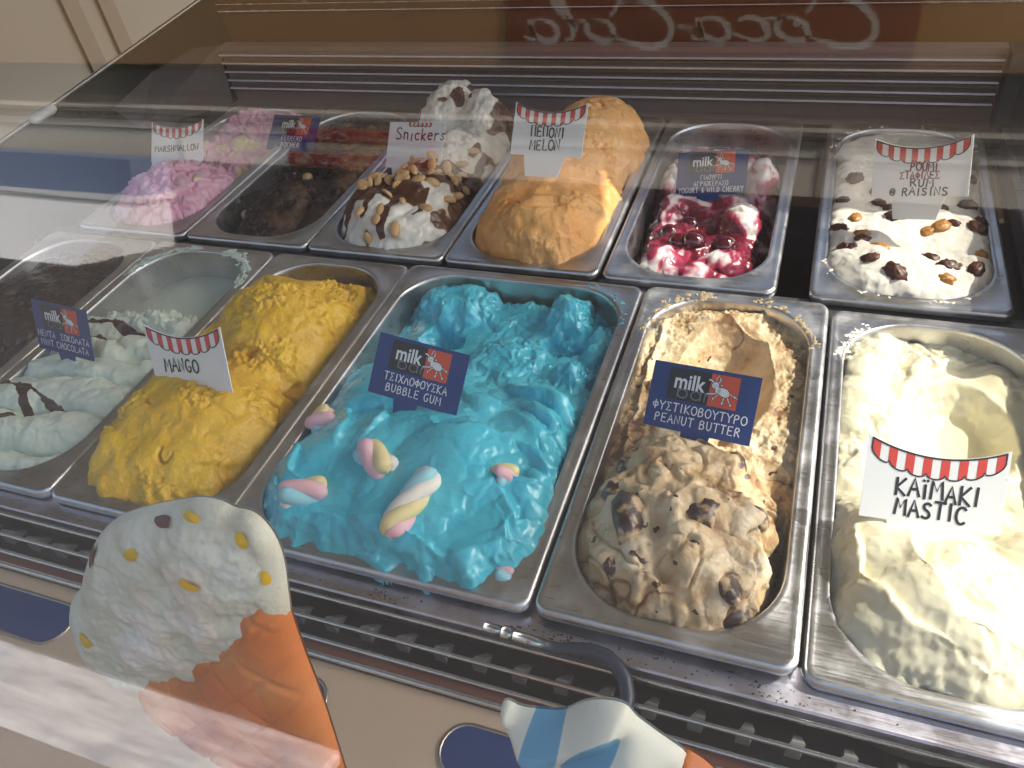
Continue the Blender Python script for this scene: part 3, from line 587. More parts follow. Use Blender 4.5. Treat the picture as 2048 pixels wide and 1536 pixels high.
# ------------------------------------------------------------------ flavour signs
PAPER = plain('white_card', (.80, .80, .79), .45, var=.02); RED = plain('print_red', (.62, .055, .04), .45, var=.06); INK = plain('marker_ink', (.012, .012, .014), .5, var=.05)
REDINK = plain('red_ink', (.17, .02, .03), .5, var=.1); NAVY = plain('print_navy', (.010, .034, .165), .32, var=.06); BLACK = plain('print_black', (.010, .009, .008), .35); ORANGE = plain('print_orange', (.66, .085, .03), .4)
WHITEP = plain('print_white', (.78, .78, .80), .4, var=.02); GREYP = plain('print_grey', (.17, .18, .19), .4)
def arc(cx, cy, rx, ry, a0, a1, n=10): return [(cx + rx * math.cos(R(a0 + (a1 - a0) * k / n)), cy + ry * math.sin(R(a0 + (a1 - a0) * k / n))) for k in range(n + 1)]
ST = {  # single-stroke capitals in a 0.7 x 1 box
    'A': [[(0, 0), (.35, 1), (.7, 0)], [(.14, .38), (.56, .38)]], 'B': [[(.05, 0), (.05, 1), (.45, .96), (.58, .78), (.42, .55), (.05, .52)], [(.42, .55), (.65, .3), (.5, .03), (.05, 0)]],
    'C': [arc(.38, .5, .36, .5, 50, 310, 14)], 'D': [[(.05, 0), (.05, 1), (.4, .95), (.66, .55), (.4, .06), (.05, 0)]], 'E': [[(.62, 1), (.08, 1), (.05, 0), (.62, 0)], [(.06, .52), (.5, .52)]],
    'G': [arc(.38, .5, .36, .5, 55, 300, 14) + [(.66, .42), (.42, .42)]], 'I': [[(.2, 1), (.2, 0)]], 'K': [[(.06, 1), (.06, 0)], [(.62, 1), (.08, .45), (.66, 0)]], 'L': [[(.1, 1), (.08, 0), (.62, .02)]],
    'M': [[(0, 0), (.08, 1), (.38, .42), (.68, 1), (.76, 0)]], 'N': [[(.04, 0), (.06, 1), (.62, .02), (.64, 1)]], 'O': [arc(.36, .5, .36, .5, 95, 455, 18)], 'P': [[(.06, 0), (.06, 1), (.45, .98), (.62, .76), (.45, .52), (.06, .48)]],
    'R': [[(.06, 0), (.06, 1), (.45, .98), (.6, .76), (.42, .55), (.06, .5)], [(.3, .5), (.64, 0)]], 'S': [[(.6, .88), (.4, 1), (.12, .88), (.14, .62), (.5, .45), (.62, .2), (.4, .0), (.06, .1)]], 'T': [[(0, 1), (.7, 1)], [(.36, 1), (.34, 0)]],
    'U': [[(.05, 1), (.05, .3), (.2, .02), (.45, .02), (.62, .3), (.62, 1)]], 'W': [[(0, 1), (.16, 0), (.38, .65), (.58, 0), (.76, 1)]], 'H': [[(.06, 0), (.06, 1)], [(.6, 0), (.6, 1)], [(.06, .5), (.6, .5)]],
    'Π': [[(.06, 0), (.06, 1), (.62, 1), (.62, 0)]], 'Σ': [[(.62, .95), (.06, 1), (.38, .52), (.04, 0), (.66, .05)]], 'Φ': [arc(.36, .52, .34, .26, 90, 450, 16), [(.36, 1), (.36, 0)]], 'Δ': [[(0, 0), (.36, 1), (.72, 0), (0, 0)]], '@': [arc(.3, .52, .13, .16, -20, 330, 10) + [(.46, .3)] + arc(.32, .5, .34, .46, 0, 330, 16)],
    'Ï': [[(.2, .82), (.2, 0)], [(.06, 1.08), (.08, 1.1)], [(.33, 1.08), (.35, 1.1)]], 'n': [[(.06, .6), (.06, 0)], [(.06, .4), (.26, .6), (.46, .45), (.46, 0)]], 'i': [[(.2, .6), (.2, 0)], [(.2, .86), (.21, .88)]], 'ı': [[(.2, .6), (.2, 0)]], 'c': [arc(.3, .3, .26, .3, 50, 310, 10)],
    'k': [[(.06, 1), (.06, 0)], [(.46, .6), (.08, .28), (.5, 0)]], 'e': [[(.06, .32), (.5, .36)] + arc(.28, .3, .24, .3, 20, 310, 12)], 'r': [[(.06, .6), (.06, 0)], [(.06, .38), (.22, .58), (.44, .56)]], 's': [[(.46, .52), (.26, .6), (.1, .46), (.42, .2), (.3, 0), (.04, .08)]],
    'b': [[(.04, 1), (.04, .04)], arc(.34, .3, .3, .3, 90, 450, 16)], 'a': [arc(.34, .3, .3, .3, 90, 450, 16), [(.64, .6), (.64, 0)]], 'l': [[(.1, 1), (.1, 0)]], 'F': [[(.62, 1), (.08, 1), (.08, 0)], [(.08, .52), (.52, .52)]], 'Γ': [[(.6, 1), (.08, 1), (.08, 0)]], 'Y': [[(0, 1), (.36, .48), (.72, 1)], [(.36, .5), (.36, 0)]], 'X': [[(.02, 1), (.68, 0)], [(.68, 1), (.02, 0)]], 'Λ': [[(0, 0), (.36, 1), (.72, 0)]], '&': [[(.72, 0), (.2, .7), (.3, 1), (.5, .85), (.12, .4), (.14, .1), (.4, 0), (.68, .4)]], 'o': [arc(.3, .3, .28, .3, 90, 450, 14)]}
WID = {'I': .4, 'Ï': .4, 'M': .8, 'W': .8, ' ': .4, 'n': .54, 'i': .36, 'ı': .36, 'c': .54, 'k': .54, 'e': .56, 'r': .46, 's': .5, 'l': .25, 'b': .72, 'a': .72}
def smooth_poly(p, n=2):
    for _ in range(n):
        if len(p) < 3: return p
        q = [p[0]]
        for a, b in zip(p, p[1:]): q += [(a[0] * .75 + b[0] * .25, a[1] * .75 + b[1] * .25), (a[0] * .25 + b[0] * .75, a[1] * .25 + b[1] * .75)]
        p = q + [p[-1]]
    return p
def strokes(mb, text, cx, y, h, sw, z, mi=0, jit=.05, aspect=1., space=.16, slant=.0, rnd=0, drift=0., curve=1):
    text = text.translate(str.maketrans('ΤΙΟΥΚΑΒΡΜΝΕΧΗΖ', 'TIOYKABPMNEXHZ')); rr = random.Random(text + str(rnd)); tot = sum(WID.get(c, .7) + space for c in text) - space; x = -tot / 2
    for i, c in enumerate(text):
        dy = rr.uniform(-jit, jit) * 1.3; sc = 1 + rr.uniform(-jit, jit); rot = rr.uniform(-jit, jit)
        for st in ST.get(c, []):
            p = st if len(st) < 3 or len(st) > 9 or c in 'AMNWΠΣΔELKHTΦIÏ' else smooth_poly(st, curve)
            if 2 < len(st) <= 9 and c in 'AMNWΠΣΔELKH': p = smooth_poly(st, 1) if False else st
            pts = [(cx + (x + (u * sc + slant * v - rot * v)) * h * aspect, y + (v * sc + dy + rot * u) * h + drift * (x + u) * h) for u, v in p]
            mb.ribbon(pts, sw, z, mi); z += 2e-6
        x += WID.get(c, .7) + space
def font_mesh(mb, text, cx, y, size, z, mi=0, sx=1., bold=.0, shear=0., maxw=None):
    cu = bpy.data.curves.new('t', 'FONT'); cu.body = text; cu.size = 1; cu.offset = bold; cu.shear = shear; cu.align_x = 'CENTER'; cu.fill_mode = 'FRONT'; cu.resolution_u = 3
    ob = bpy.data.objects.new('t', cu); COL.objects.link(ob); dg = bpy.context.evaluated_depsgraph_get(); me = ob.evaluated_get(dg).to_mesh()
    xs = [v.co.x for v in me.vertices]; w = max(xs) - min(xs); mid = (max(xs) + min(xs)) / 2
    k = size * sx
    if maxw: k = min(k, maxw / w)
    mb.add([(cx + (v.co.x - mid) * k, y + v.co.y * size, z) for v in me.vertices], [tuple(p.vertices) for p in me.polygons], mi)
    ob.evaluated_get(dg).to_mesh_clear(); bpy.data.objects.remove(ob); bpy.data.curves.remove(cu)
POSE = {
'kaimaki': ((0.2298, -0.2467, 0.022), .0820, .0525, ((0.9934, 0.0951, -0.0637), (-0.0144, 0.6556, 0.755))),
'mango': ((-0.3422, -0.2405, 0.0235), .0880, .0563, ((0.9904, -0.027, 0.1352), (-0.1134, 0.3983, 0.9102))),
'melon': ((-0.1321, 0.1192, 0.0697), .0840, .0538, ((0.9849, -0.1582, 0.0709), (0.0317, 0.5665, 0.8235))),
'rum': ((0.2277, 0.124, 0.0447), .0830, .0531, ((0.9252, -0.3, 0.2325), (-0.1104, 0.3734, 0.9211))),
'marsh': ((-0.6693, 0.1584, 0.0162), .0840, .0538, ((0.9965, 0.0634, 0.0543), (-0.0823, 0.6405, 0.7635))),
'snick': ((-0.3257, 0.1765, 0.0147), .0840, .0554, ((0.9819, -0.165, 0.0929), (0.029, 0.6158, 0.7874))),
'bg': ((-0.1445, -0.2171, 0.0243), .0800, .0496, ((0.9935, -0.0644, -0.0938), (0.113, 0.6558, 0.7464))),
'pb': ((0.0767, -0.1964, 0.0177), .0800, .0496, ((0.9854, -0.1517, 0.0777), (0.0513, 0.6991, 0.7132))),
'mint': ((-0.5211, -0.2133, 0.0108), .0800, .0496, ((0.993, -0.113, 0.0335), (0.0137, 0.3933, 0.9193))),
'ferr': ((-0.5454, 0.2357, -0.0011), .0820, .0508, ((0.9925, -0.1131, 0.047), (0.0564, 0.763, 0.6439))),
'yog': ((0.03, 0.1961, -0.0072), .0780, .0484, ((0.9874, -0.0619, 0.1453), (-0.0677, 0.6653, 0.7435)))}
def sign_root(key, label, group):
    p, w, h, (ax, ay) = POSE[key]; ax = Vector(ax).normalized(); ay = Vector(ay); ay = (ay - ax * ax.dot(ay)).normalized(); az = ax.cross(ay)
    t = empty('flavour_sign'); t.matrix_world = Matrix(((ax.x, ay.x, az.x, p[0]), (ax.y, ay.y, az.y, p[1]), (ax.z, ay.z, az.z, p[2]), (0, 0, 0, 1)))
    tag(t, label, 'flavour sign', group); return t, w, h
def plate(mb, poly, th=.0009, mi=0):
    mb.prism(poly, -th, 0, mi)
def awning_sign(key, lines, label, stem=(.2, .78, .16, .7), sz=.17, small=False, ink=None, asp=.80):
    t, w, h = sign_root(key, label, 'white flavour signs with a red striped awning'); hw = w / 2; mb = MB()
    sag = .115 * w if not small else 0; topc = [(-hw + w * k / 16, h - sag * (1 - (2 * k / 16 - 1) ** 2)) for k in range(17)]
    s0, s1, s2, s3 = [(-hw + q * w) for q in stem]; dp = .40 * h
    poly = [(-hw, 0), (s0, 0), (s2, -dp), (s3, -dp), (s1, 0), (hw, 0)] + topc[::-1]
    # concave outline: build as quads strip (top band) plus stem
    n = 17; vs = []; 
    for z in (0, -.0009): vs += [(x, y, z) for x, y in topc] + [(x, 0, z) for x, _ in topc]
    fs = [(n + i, n + i + 1, i + 1, i) for i in range(n - 1)] + [(2 * n + i, 2 * n + i + 1, 3 * n + i + 1, 3 * n + i) for i in range(n - 1)]
    fs += [(i, i + 1, 2 * n + i + 1, 2 * n + i) for i in range(n - 1)] + [(n + i + 1, n + i, 3 * n + i, 3 * n + i + 1) for i in range(n - 1)] + [(0, 2 * n, 3 * n, n), (n - 1, 2 * n - 1, 4 * n - 1, 3 * n - 1)]
    mb.add(vs, fs); mb.prism([(s0, 0), (s2, -dp), (s3, -dp), (s1, 0)], -.0009, 0); mb.build('plate', PAPER, t)
    aw = MB(); nst = 15 if not small else 11; z = .00015
    x0, x1 = (-hw + .03 * w, hw - .03 * w) if not small else (-.14 * w, .26 * w)
    def yt(x): return h - sag * (1 - (x / hw) ** 2) - .01 * w if not small else h - .0004
    nsc = 7 if not small else 6; dep = .125 * w if not small else .03 * w; sd = .035 * w if not small else .03 * w
    def yb(x):
        u = (x - x0) / (x1 - x0) * nsc; f_ = u - math.floor(u) if u < nsc else 1.; return yt(x) - dep - sd * math.sqrt(max(0, 1 - (2 * f_ - 1) ** 2)) + (.045 * w * (2 * (x - x0) / (x1 - x0) - 1) ** 4 if not small else 0)
    for i in range(0, nst, 2):
        a, b = x0 + (x1 - x0) * i / nst, x0 + (x1 - x0) * (i + 1) / nst; m = 6; xs = [a + (b - a) * k / m for k in range(m + 1)]
        aw.add([(x, yb(x) + .0003, z) for x in xs] + [(x, yt(x), z) for x in xs], [(k, k + 1, m + 2 + k, m + 1 + k) for k in range(m)], 0)
    lw = .011 * w; N = 84; xs = [x0 + (x1 - x0) * k / N for k in range(N + 1)]
    aw.ribbon([(x, yb(x)) for x in xs], lw, z + .0001, 1)
    if not small: aw.ribbon([(x, yt(x)) for x in xs], lw * 1.2, z + .00012, 1)
    for x in (x0, x1): aw.ribbon([(x, yt(x)), (x, yb(x))], lw, z + .00014, 1)
    aw.build('awning_print', [RED, INK], t)
    tx = MB()
    for i, (s, cx, y, sc_) in enumerate(lines): strokes(tx, s, cx * w, y * h, sz * h * sc_, .0205 * w * (1.0 if sc_ > .9 else .8), .0003, jit=.06, aspect=asp, space=.2, rnd=i)
    tx.build('lettering', ink or INK, t); return t
awning_sign('kaimaki', [('KAÏMAKI', .03, .31, 1.0), ('MASTIC', .0, .08, .95)], 'white sign handwritten in black in the mastic ice cream, nearest the right edge', (.2, .77, .27, .68), .205)
awning_sign('mango', [('MANGO', -.1, .27, 1.0)], 'white sign with handwritten black letters in the yellow mango ice cream', (.1, .80, .3, .76), .20)
awning_sign('melon', [('ΠEΠONI', .0, .36, .92), ('MELON', -.02, .11, .92)], 'white sign with two handwritten lines in the orange melon ice cream', (.2, .78, .25, .70), .20)
awning_sign('rum', [('POUMI', .04, .43, .70), ('ΣTAΦIΔEΣ', .0, .30, .62)], 'white sign with four handwritten lines in the rum and raisin ice cream', (.22, .78, .25, .70), .19, ink=REDINK)
_rum = [o for o in bpy.data.objects if o.name.startswith('flavour_sign')][-1]; tx = MB()
strokes(tx, 'RUM', .03 * .083, .165 * .0531, .125 * .0531, .0014, .0003, jit=.06, aspect=1.1, space=.24); strokes(tx, '@ RAISINS', .0, .02 * .0531, .13 * .0531, .0014, .0003, jit=.06, aspect=1.0, space=.22); tx.build('lettering', INK, _rum)
awning_sign('marsh', [('MARSHMALLOW', 0, .25, .68)], 'white sign above the pink marshmallow ice cream', (.02, .98, -.02, 1.02), .21, asp=.92)
awning_sign('snick', [('Snıckers', .08, .62, 1.25)], 'white sign with one handwritten word and a cut off awning in the peanut ice cream', (.12, .88, .2, .78), .20, small=True, asp=.95)
def milk_sign(key, l1, l2, label, l3=None, stem=(.30, .57, .34, .55), w1=.72, w2=.62):
    t, w, h = sign_root(key, label, 'navy flavour signs with a cow emblem'); hw = w / 2; mb = MB(); dp = .34 * h
    s0, s1, s2, s3 = [(-hw + q * w) for q in stem]
    mb.prism([(-hw, 0), (hw, 0), (hw, h), (-hw, h)], -.0009, 0); mb.prism([(s0, 0), (s2, -dp), (s3, -dp), (s1, 0)], -.0009, 0); mb.build('plate', NAVY, t)
    lg = MB(); z = .00015; by0, by1 = .46 * h, .94 * h; bx0, bm, bx1 = -.333 * w, .057 * w, .32 * w
    if l3: by0 += .03 * h; by1 += .01 * h
    lg.add([(bx0, by0, z), (bm, by0, z), (bm, by1, z), (bx0, by1, z)], [(0, 1, 2, 3)], 0); lg.add([(bm, by0, z), (bx1, by0, z), (bx1, by1, z), (bm, by1, z)], [(0, 1, 2, 3)], 1)
    bh = by1 - by0; bw = bx1 - bm; z = .0003
    font_mesh(lg, 'milk', bx0 + .205 * w, by0 + .38 * bh, .66 * bh, z, 2, 1., .022, .0, .29 * w)
    strokes(lg, 'bar', bx0 + .26 * w, by0 + .09 * bh, .44 * bh, .0009, z + .00008, 3, 0, 1.15, .12)
    # leaping splash cow: head, horns, body, thin legs ending in drops
    def C(u, v): return (bm + u * bw, by0 + v * bh)
    def bl(cx, cy, rx, ry, rot, k=0.):
        n = 16; P = []
        for i in range(n):
            a = 2 * math.pi * i / n; x, y = rx * math.cos(a), ry * math.sin(a); P.append(C(cx + x * math.cos(rot) - y * math.sin(rot), cy + x * math.sin(rot) + y * math.cos(rot)))
        return P
    def fan(P, zz, mi): lg.add([(x, y, zz) for x, y in P], [tuple(range(len(P)))], mi)
    for st, wd in (([(.68, .50), (.86, .40), (1.0, .36)], .03), ([(.30, .42), (.18, .40), (-.06, .36)], .05), ([(.34, .40), (.20, .28), (.16, .16)], .03), ([(.55, .38), (.52, .22), (.50, .12)], .05), ([(.64, .38), (.74, .20), (.84, .10)], .04), ([(.12, .72), (.02, .80), (-.06, .80)], .06), ([(.28, .74), (.34, .84), (.30, .90)], .045), ([(.18, .80), (.20, .90), (.26, .97)], .03)):
        q = smooth_poly([C(*s_) for s_ in st], 2); lg.ribbon(q, wd * bw * 1.5, z, 0); lg.ribbon(q, wd * bw * .8, z + .00004, 2)
    for cx, cy, rx, ry, rot in ((.50, .48, .22, .13, -.25), (.30, .52, .10, .10, 0), (.18, .66, .12, .10, .3), (.90, .40, .05, .03, -.4), (.51, .16, .03, .06, -.2), (.80, .14, .03, .05, .6), (.17, .24, .02, .05, .2), (.40, .68, .025, .035, 0)):
        fan(bl(cx, cy, rx + .018, ry + .018, rot), z + .00006, 0); 
    for cx, cy, rx, ry, rot in ((.50, .48, .22, .13, -.25), (.30, .52, .10, .10, 0), (.18, .66, .12, .10, .3), (.90, .40, .05, .03, -.4), (.51, .16, .03, .06, -.2), (.80, .14, .03, .05, .6), (.17, .24, .02, .05, .2), (.40, .68, .025, .035, 0)):
        fan(bl(cx, cy, rx, ry, rot), z + .0001, 2)
    for cx, cy in ((.13, .66), (.17, .60), (.22, .66)): fan(bl(cx, cy, .018, .018, 0), z + .00014, 0)
    lg.build('cow_emblem', [BLACK, ORANGE, WHITEP, GREYP], t)
    tx = MB(); mw = .9 * w
    rows = [(l1, .28, .125, w1), (l2, .10, .125, w2)] if not l3 else [(l1, .345, .105, .33), (l2, .205, .105, .50), (l3, .055, .115, .92)]
    for s, y, sz, wd in rows:
        n_ = sum(WID.get(c, .7) + .24 for c in s) - .24; hh = sz * h; asp = wd * w / (n_ * hh); strokes(tx, s, 0, y * h, hh, .135 * hh, .0002, 0, 0, asp, .24)
    tx.build('lettering', WHITEP, t); return t
milk_sign('bg', 'ΤΣΙΧΛΟΦΟΥΣΚΑ', 'BUBBLE GUM', 'navy sign with cow emblem standing in the blue bubble gum ice cream')
milk_sign('pb', 'ΦΥΣΤΙΚΟΒΟΥΤΥΡΟ', 'PEANUT BUTTER', 'navy sign with cow emblem standing in the peanut butter ice cream', stem=(.37, .64, .37, .60), w1=.90, w2=.80)
milk_sign('mint', 'ΜΕΝΤΑ  ΣΟΚΟΛΑΤΑ', 'MINT CHOCOLATA', 'navy sign with cow emblem standing in the pale mint ice cream', stem=(.36, .66, .42, .62), w1=.92, w2=.86)
milk_sign('ferr', 'FERRERO', 'ROCHER', 'navy sign with cow emblem leaning back in the brown hazelnut ice cream', stem=(.28, .55, .34, .5), w1=.44, w2=.40)
milk_sign('yog', 'ΓΙΑΟΥΡΤΙ', 'ΑΓΡΙΟΚΕΡΑΣΟ', 'navy sign with cow emblem and three text lines in the cherry swirl ice cream', 'YOGURT & WILD CHERRY', stem=(.30, .62, .34, .56))

# ------------------------------------------------------------------ display case
case = tag(empty('display_case', (0, 0, 0)), 'ice cream display case of steel and dark louvres behind a tilted glass front', 'display case')
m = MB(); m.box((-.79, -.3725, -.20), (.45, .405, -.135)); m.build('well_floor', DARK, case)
m = MB()
for y0, y1 in ((-.014, .022), (.366, .386)): m.box((-.775, y0, -.022), (.345, y1, -.009), bev=.001)
m.build('cross_rail', plain('rail_metal', (.16, .155, .15), .4, .8), case)
m = MB(); m.box((.3313, -.374, -.030), (.62, .0, -.004), bev=.001); m.box((.3313, .002, -.030), (.36, .384, -.004), bev=.001); m.build('side_deck', LEDGE, case)
m = MB(); m.box((-.80, -.3725, -.026), (.62, -.345, -.0095), bev=.0012); m.build('front_ledge', LEDGE, case)
for y, z, r_ in ((-.3765, -.0135, .0016), (-.392, -.016, .0017), (-.4045, -.018, .0018), (-.4145, -.018, .0022)):
    m = MB(); m.tube([(-.80, y, z), (.62, y, z)], r_, 10); m.build('bar', CHROME, case, True)
FIN = plain('fin_grey', (.28, .285, .285), .45, .3)
for k in range(36):
    x = -.70 + .0278 * k
    if x > .28: break
    m = MB(); m.add([(x, -.3895, -.021), (x + .0085, -.3895, -.021), (x + .010, -.3870, -.0185), (x + .0025, -.3870, -.0185), (x, -.3898, -.034), (x + .0085, -.3898, -.034), (x + .009, -.3755, -.034), (x + .0045, -.3755, -.034)], [(0, 1, 2, 3), (4, 5, 1, 0), (3, 2, 6, 7), (5, 6, 2, 1), (4, 0, 3, 7)]); m.build('fin', FIN, case)
m = MB(); m.box((-.80, -.4035, -.075), (.62, -.372, -.065)); m.build('vent_floor', plain('vent_dark', (.02, .019, .02), .5, .3), case)
m = MB(); m.box((-.80, -.4135, -.034), (.62, -.4050, -.020)); m.build('brown_strip', plain('brown_lacquer', (.16, .062, .045), .25, var=.25, scale=12), case)
BEIGE = plain('reflected_beige', (.50, .37, .26), .42, var=.08, scale=18); m = MB(); m.box((-.80, -.60, -.034), (.62, -.416, -.0205), bev=.001); m.build('sill', BEIGE, case)  # ledge surface whose beige paints in an orange reflection
SLOTM = plain('navy_slot', (.018, .045, .15), .35, var=.2); RING = steel('slot_ring', (.35, .30, .27), .3, .3)
for cx in (-.391, -.179, .037):
    def pill(hw, hh, z, n=12): return [(cx + hw - hh + hh * math.cos(R(a)), -.4445 + hh * math.sin(R(a)), z) for a in np.linspace(-90, 90, n)] + [(cx - hw + hh + hh * math.cos(R(a)), -.4445 + hh * math.sin(R(a)), z) for a in np.linspace(90, 270, n)]
    r_ = loops([pill(.0685, .0172, -.0203), pill(.0680, .0167, -.0192), pill(.0668, .0155, -.0192), pill(.0660, .0147, -.0203)], False).build('slot_rim', RING, case, True)
    loops([pill(.0662, .0149, -.0200)]).build('slot_inlay', SLOTM, case)
# back louvre panel
m = MB(); m.box((-.752, .412, -.06), (.322, .43, .0745)); m.box((-.752, .388, -.06), (.322, .411, -.010)); m.build('back_panel', GRILLE, case)
for z in (.0155, .0278, .041, .054, .0665):
    m = MB(); m.add([(-.748, .400, z), (.318, .400, z), (.318, .399, z - .0022), (-.748, .399, z - .0022), (-.748, .4119, z - .009), (.318, .4119, z - .009), (-.748, .4119, z + .001), (.318, .4119, z + .001)], [(3, 2, 1, 0), (0, 1, 7, 6), (4, 5, 2, 3)]); m.build('louvre', [LIP, GRILLE], case)
    me = case.children[-1].data if False else bpy.data.objects[[o.name for o in bpy.data.objects if o.name.startswith('louvre')][-1]].data
    for p, q in zip(me.polygons, (0, 1, 1)): p.material_index = q
m = MB(); m.add([(-.752, .398, -.012), (-.752, .412, .076), (-.790, .40, .076), (-.85, .36, .055), (-.90, .30, .02), (-.86, .30, -.012)], [(0, 1, 2, 3, 4, 5)]); m.build('end_cheek', plain('cheek_metal', (.13, .11, .10), .35, .6), case)
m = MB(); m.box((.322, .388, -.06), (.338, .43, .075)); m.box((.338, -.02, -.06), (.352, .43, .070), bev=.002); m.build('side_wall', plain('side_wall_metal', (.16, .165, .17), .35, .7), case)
# left end panel with rising top edge
m = MB(); m.add([(-.905, -.30, -.2), (-.905, .75, -.2), (-.905, .75, .103), (-.905, -.30, .030), (-.90, -.30, -.2), (-.90, .75, -.2), (-.90, .75, .103), (-.90, -.30, .030)], [(3, 2, 1, 0), (4, 5, 6, 7), (0, 4, 7, 3), (2, 6, 5, 1), (3, 7, 6, 2)])
m.build('end_panel', plain('olive_panel', (.020, .024, .010), .35), case)
m = MB(); m.tube([(-.8985, -.30, .033), (-.8985, .75, .106)], .0035, 8); m.build('panel_edge', steel('edge_trim', (.5, .48, .44), .35), case, True)
m = MB(); m.box((-.903, .155, .060), (-.885, .20, .072), bev=.004); m.build('corner_clip', plain('white_plastic', (.75, .74, .72), .35), case, True)
m = MB(); m.box((-.95, .335, .44), (.88, .70, .47), bev=.004); m.build('shade_shelf', plain('shelf_cream', (.5, .45, .38), .5), case)  # unseen shelf added above, its edges set to shade the back row
for x in (-.93, .86):
    m = MB(); m.box((x - .012, .66, -.2), (x + .012, .69, .4395)); m.build('post', CHROME, case)
m = MB(); m.box((-.95, -.60, -.898), (.62, .43, -.2005), bev=.004); m.build('cabinet', plain('cabinet_white', (.7, .68, .64), .45), case)
m = MB(); m.box((-.80, -.604, -.2), (.62, -.601, -.0345)); m.box((.453, -.37, -.2), (.62, .43, -.031)); m.build('apron', plain('apron_white', (.7, .69, .67), .4), case)
# glass front: clear pane, mirror share grows towards grazing view as in a coated glass
g = NT('front_glass'); lw = g.n('ShaderNodeLayerWeight'); lw.inputs['Blend'].default_value = .5
pw = g.n('ShaderNodeMath', operation='POWER'); g.l(lw.outputs['Facing'], pw.inputs[0]); pw.inputs[1].default_value = 1.8
ma = g.n('ShaderNodeMath', operation='MULTIPLY_ADD'); g.l(pw.outputs[0], ma.inputs[0]); ma.inputs[1].default_value = .42; ma.inputs[2].default_value = .115
tr = g.n('ShaderNodeBsdfTransparent'); tr.inputs[0].default_value = (.965, .97, .965, 1); gl = g.n('ShaderNodeBsdfGlossy'); gl.inputs['Roughness'].default_value = .022
tcv = g.tc((1.2, 60, 60)); gl_b = g.bump(g.noise(tcv, 6, 3), .006, .0006); g.l(gl_b, gl.inputs['Normal'])
mx = g.n('ShaderNodeMixShader'); g.l(ma.outputs[0], mx.inputs[0]); g.l(tr.outputs[0], mx.inputs[1]); g.l(gl.outputs[0], mx.inputs[2]); tcs = g.tc((2.2, 9, 9)); sm1 = g.noise(tcs, 5, 6, .7); tcd = g.tc(); dv = g.vor(tcd, 260); dc = g.n('ShaderNodeSeparateColor'); g.l(dv.outputs['Color'], dc.inputs[0])
dl = g.n('ShaderNodeMath', operation='LESS_THAN'); g.l(dv.outputs['Distance'], dl.inputs[0]); g.l(g.mr(dc.outputs[0], .93, 1, 0, .16), dl.inputs[1])
dd = g.n('ShaderNodeMath', operation='MULTIPLY_ADD'); g.l(dl.outputs[0], dd.inputs[0]); dd.inputs[1].default_value = .10; g.l(g.mr(sm1, .45, .75, 0, .022), dd.inputs[2])
df = g.n('ShaderNodeBsdfDiffuse'); df.inputs[0].default_value = (.8, .78, .74, 1); mx2 = g.n('ShaderNodeMixShader'); g.l(dd.outputs[0], mx2.inputs[0]); g.l(mx.outputs[0], mx2.inputs[1]); g.l(df.outputs[0], mx2.inputs[2]); g.l(mx2.outputs[0], g.out.inputs['Surface']); GLASS = g.m
g = NT('glass_edge'); tr = g.n('ShaderNodeBsdfTransparent'); tr.inputs[0].default_value = (.93, .97, .95, 1); g.l(tr.outputs[0], g.out.inputs['Surface']); GEDGE = g.m
AL = R(12); G0 = Vector((0, -.56, -.05)); GU = Vector((0, math.sin(AL), math.cos(AL))); GN = Vector((0, -math.cos(AL), math.sin(AL)))
m = MB(); m.box((-.90, -.08, -.004), (.60, .535, 0)); me = m.mesh('front_glass')
gp = link('front_glass', me, [GLASS, GEDGE], case, False); gp.matrix_world = Matrix(((1, GU.x, GN.x, G0.x), (0, GU.y, GN.y, G0.y), (0, GU.z, GN.z, G0.z), (0, 0, 0, 1)))
for p in me.polygons: p.material_index = 0 if p.normal.z > .9 else 1
GM = gp.matrix_world.copy()
# hinge tube with dark rubber grip lying on the ledge
hg = tag(empty('scoop_rest', (-.0268, -.3721, -.006)), 'chrome tube with a curved dark blue rubber end lying on the front ledge', 'lever')
m = MB(); m.tube([(0, 0, 0), (.012, -.0005, 0)], .0036); m.tube([(.0125, -.0005, 0), (.020, -.001, 0)], .0048); m.tube([(.0203, -.001, 0), (.0415, -.0024, 0)], .0038); m.build('tube', CHROME, hg, True)
m = MB(); m.tube(smooth_poly3([(.0415, -.0024, 0), (.052, -.0015, 0), (.070, .002, .001), (.085, -.001, .001), (.095, -.010, -.001), (.0985, -.024, -.006)]) if 'smooth_poly3' in globals() else [(.0415, -.0024, 0), (.050, -.002, 0), (.060, .0, .0005), (.070, .001, .001), (.080, .0, .001), (.088, -.004, .0), (.094, -.010, -.001), (.0975, -.018, -.004), (.0985, -.026, -.008)], [.0036, .0038, .0044, .005, .0052, .005, .0048, .0046, .004], 12); m.build('grip', plain('navy_rubber', (.018, .025, .05), .4), hg, True)
# grime on the ledge
m = MB(); rr = random.Random(5)
for x0, n_, sp_ in ((-.10, 26, .010), (.022, 60, .016), (.06, 40, .02), (.155, 30, .012), (-.2, 14, .08), (.12, 12, .05)):
    for _ in range(n_):
        x, y = x0 + rr.gauss(0, sp_), rr.uniform(-.371, -.3615); s_ = rr.uniform(.0003, .0011); m.add([(x + s_ * math.cos(a) * rr.uniform(.5, 1.3), y + s_ * math.sin(a) * rr.uniform(.4, 1), -.0092) for a in (0, 1.2, 2.4, 3.7, 5)], [(0, 1, 2, 3, 4)])
tag(m.build('ledge_crumbs', plain('crumb_brown', (.05, .03, .02), .7)), 'dark crumbs scattered along the front ledge', 'crumbs', kind='stuff')

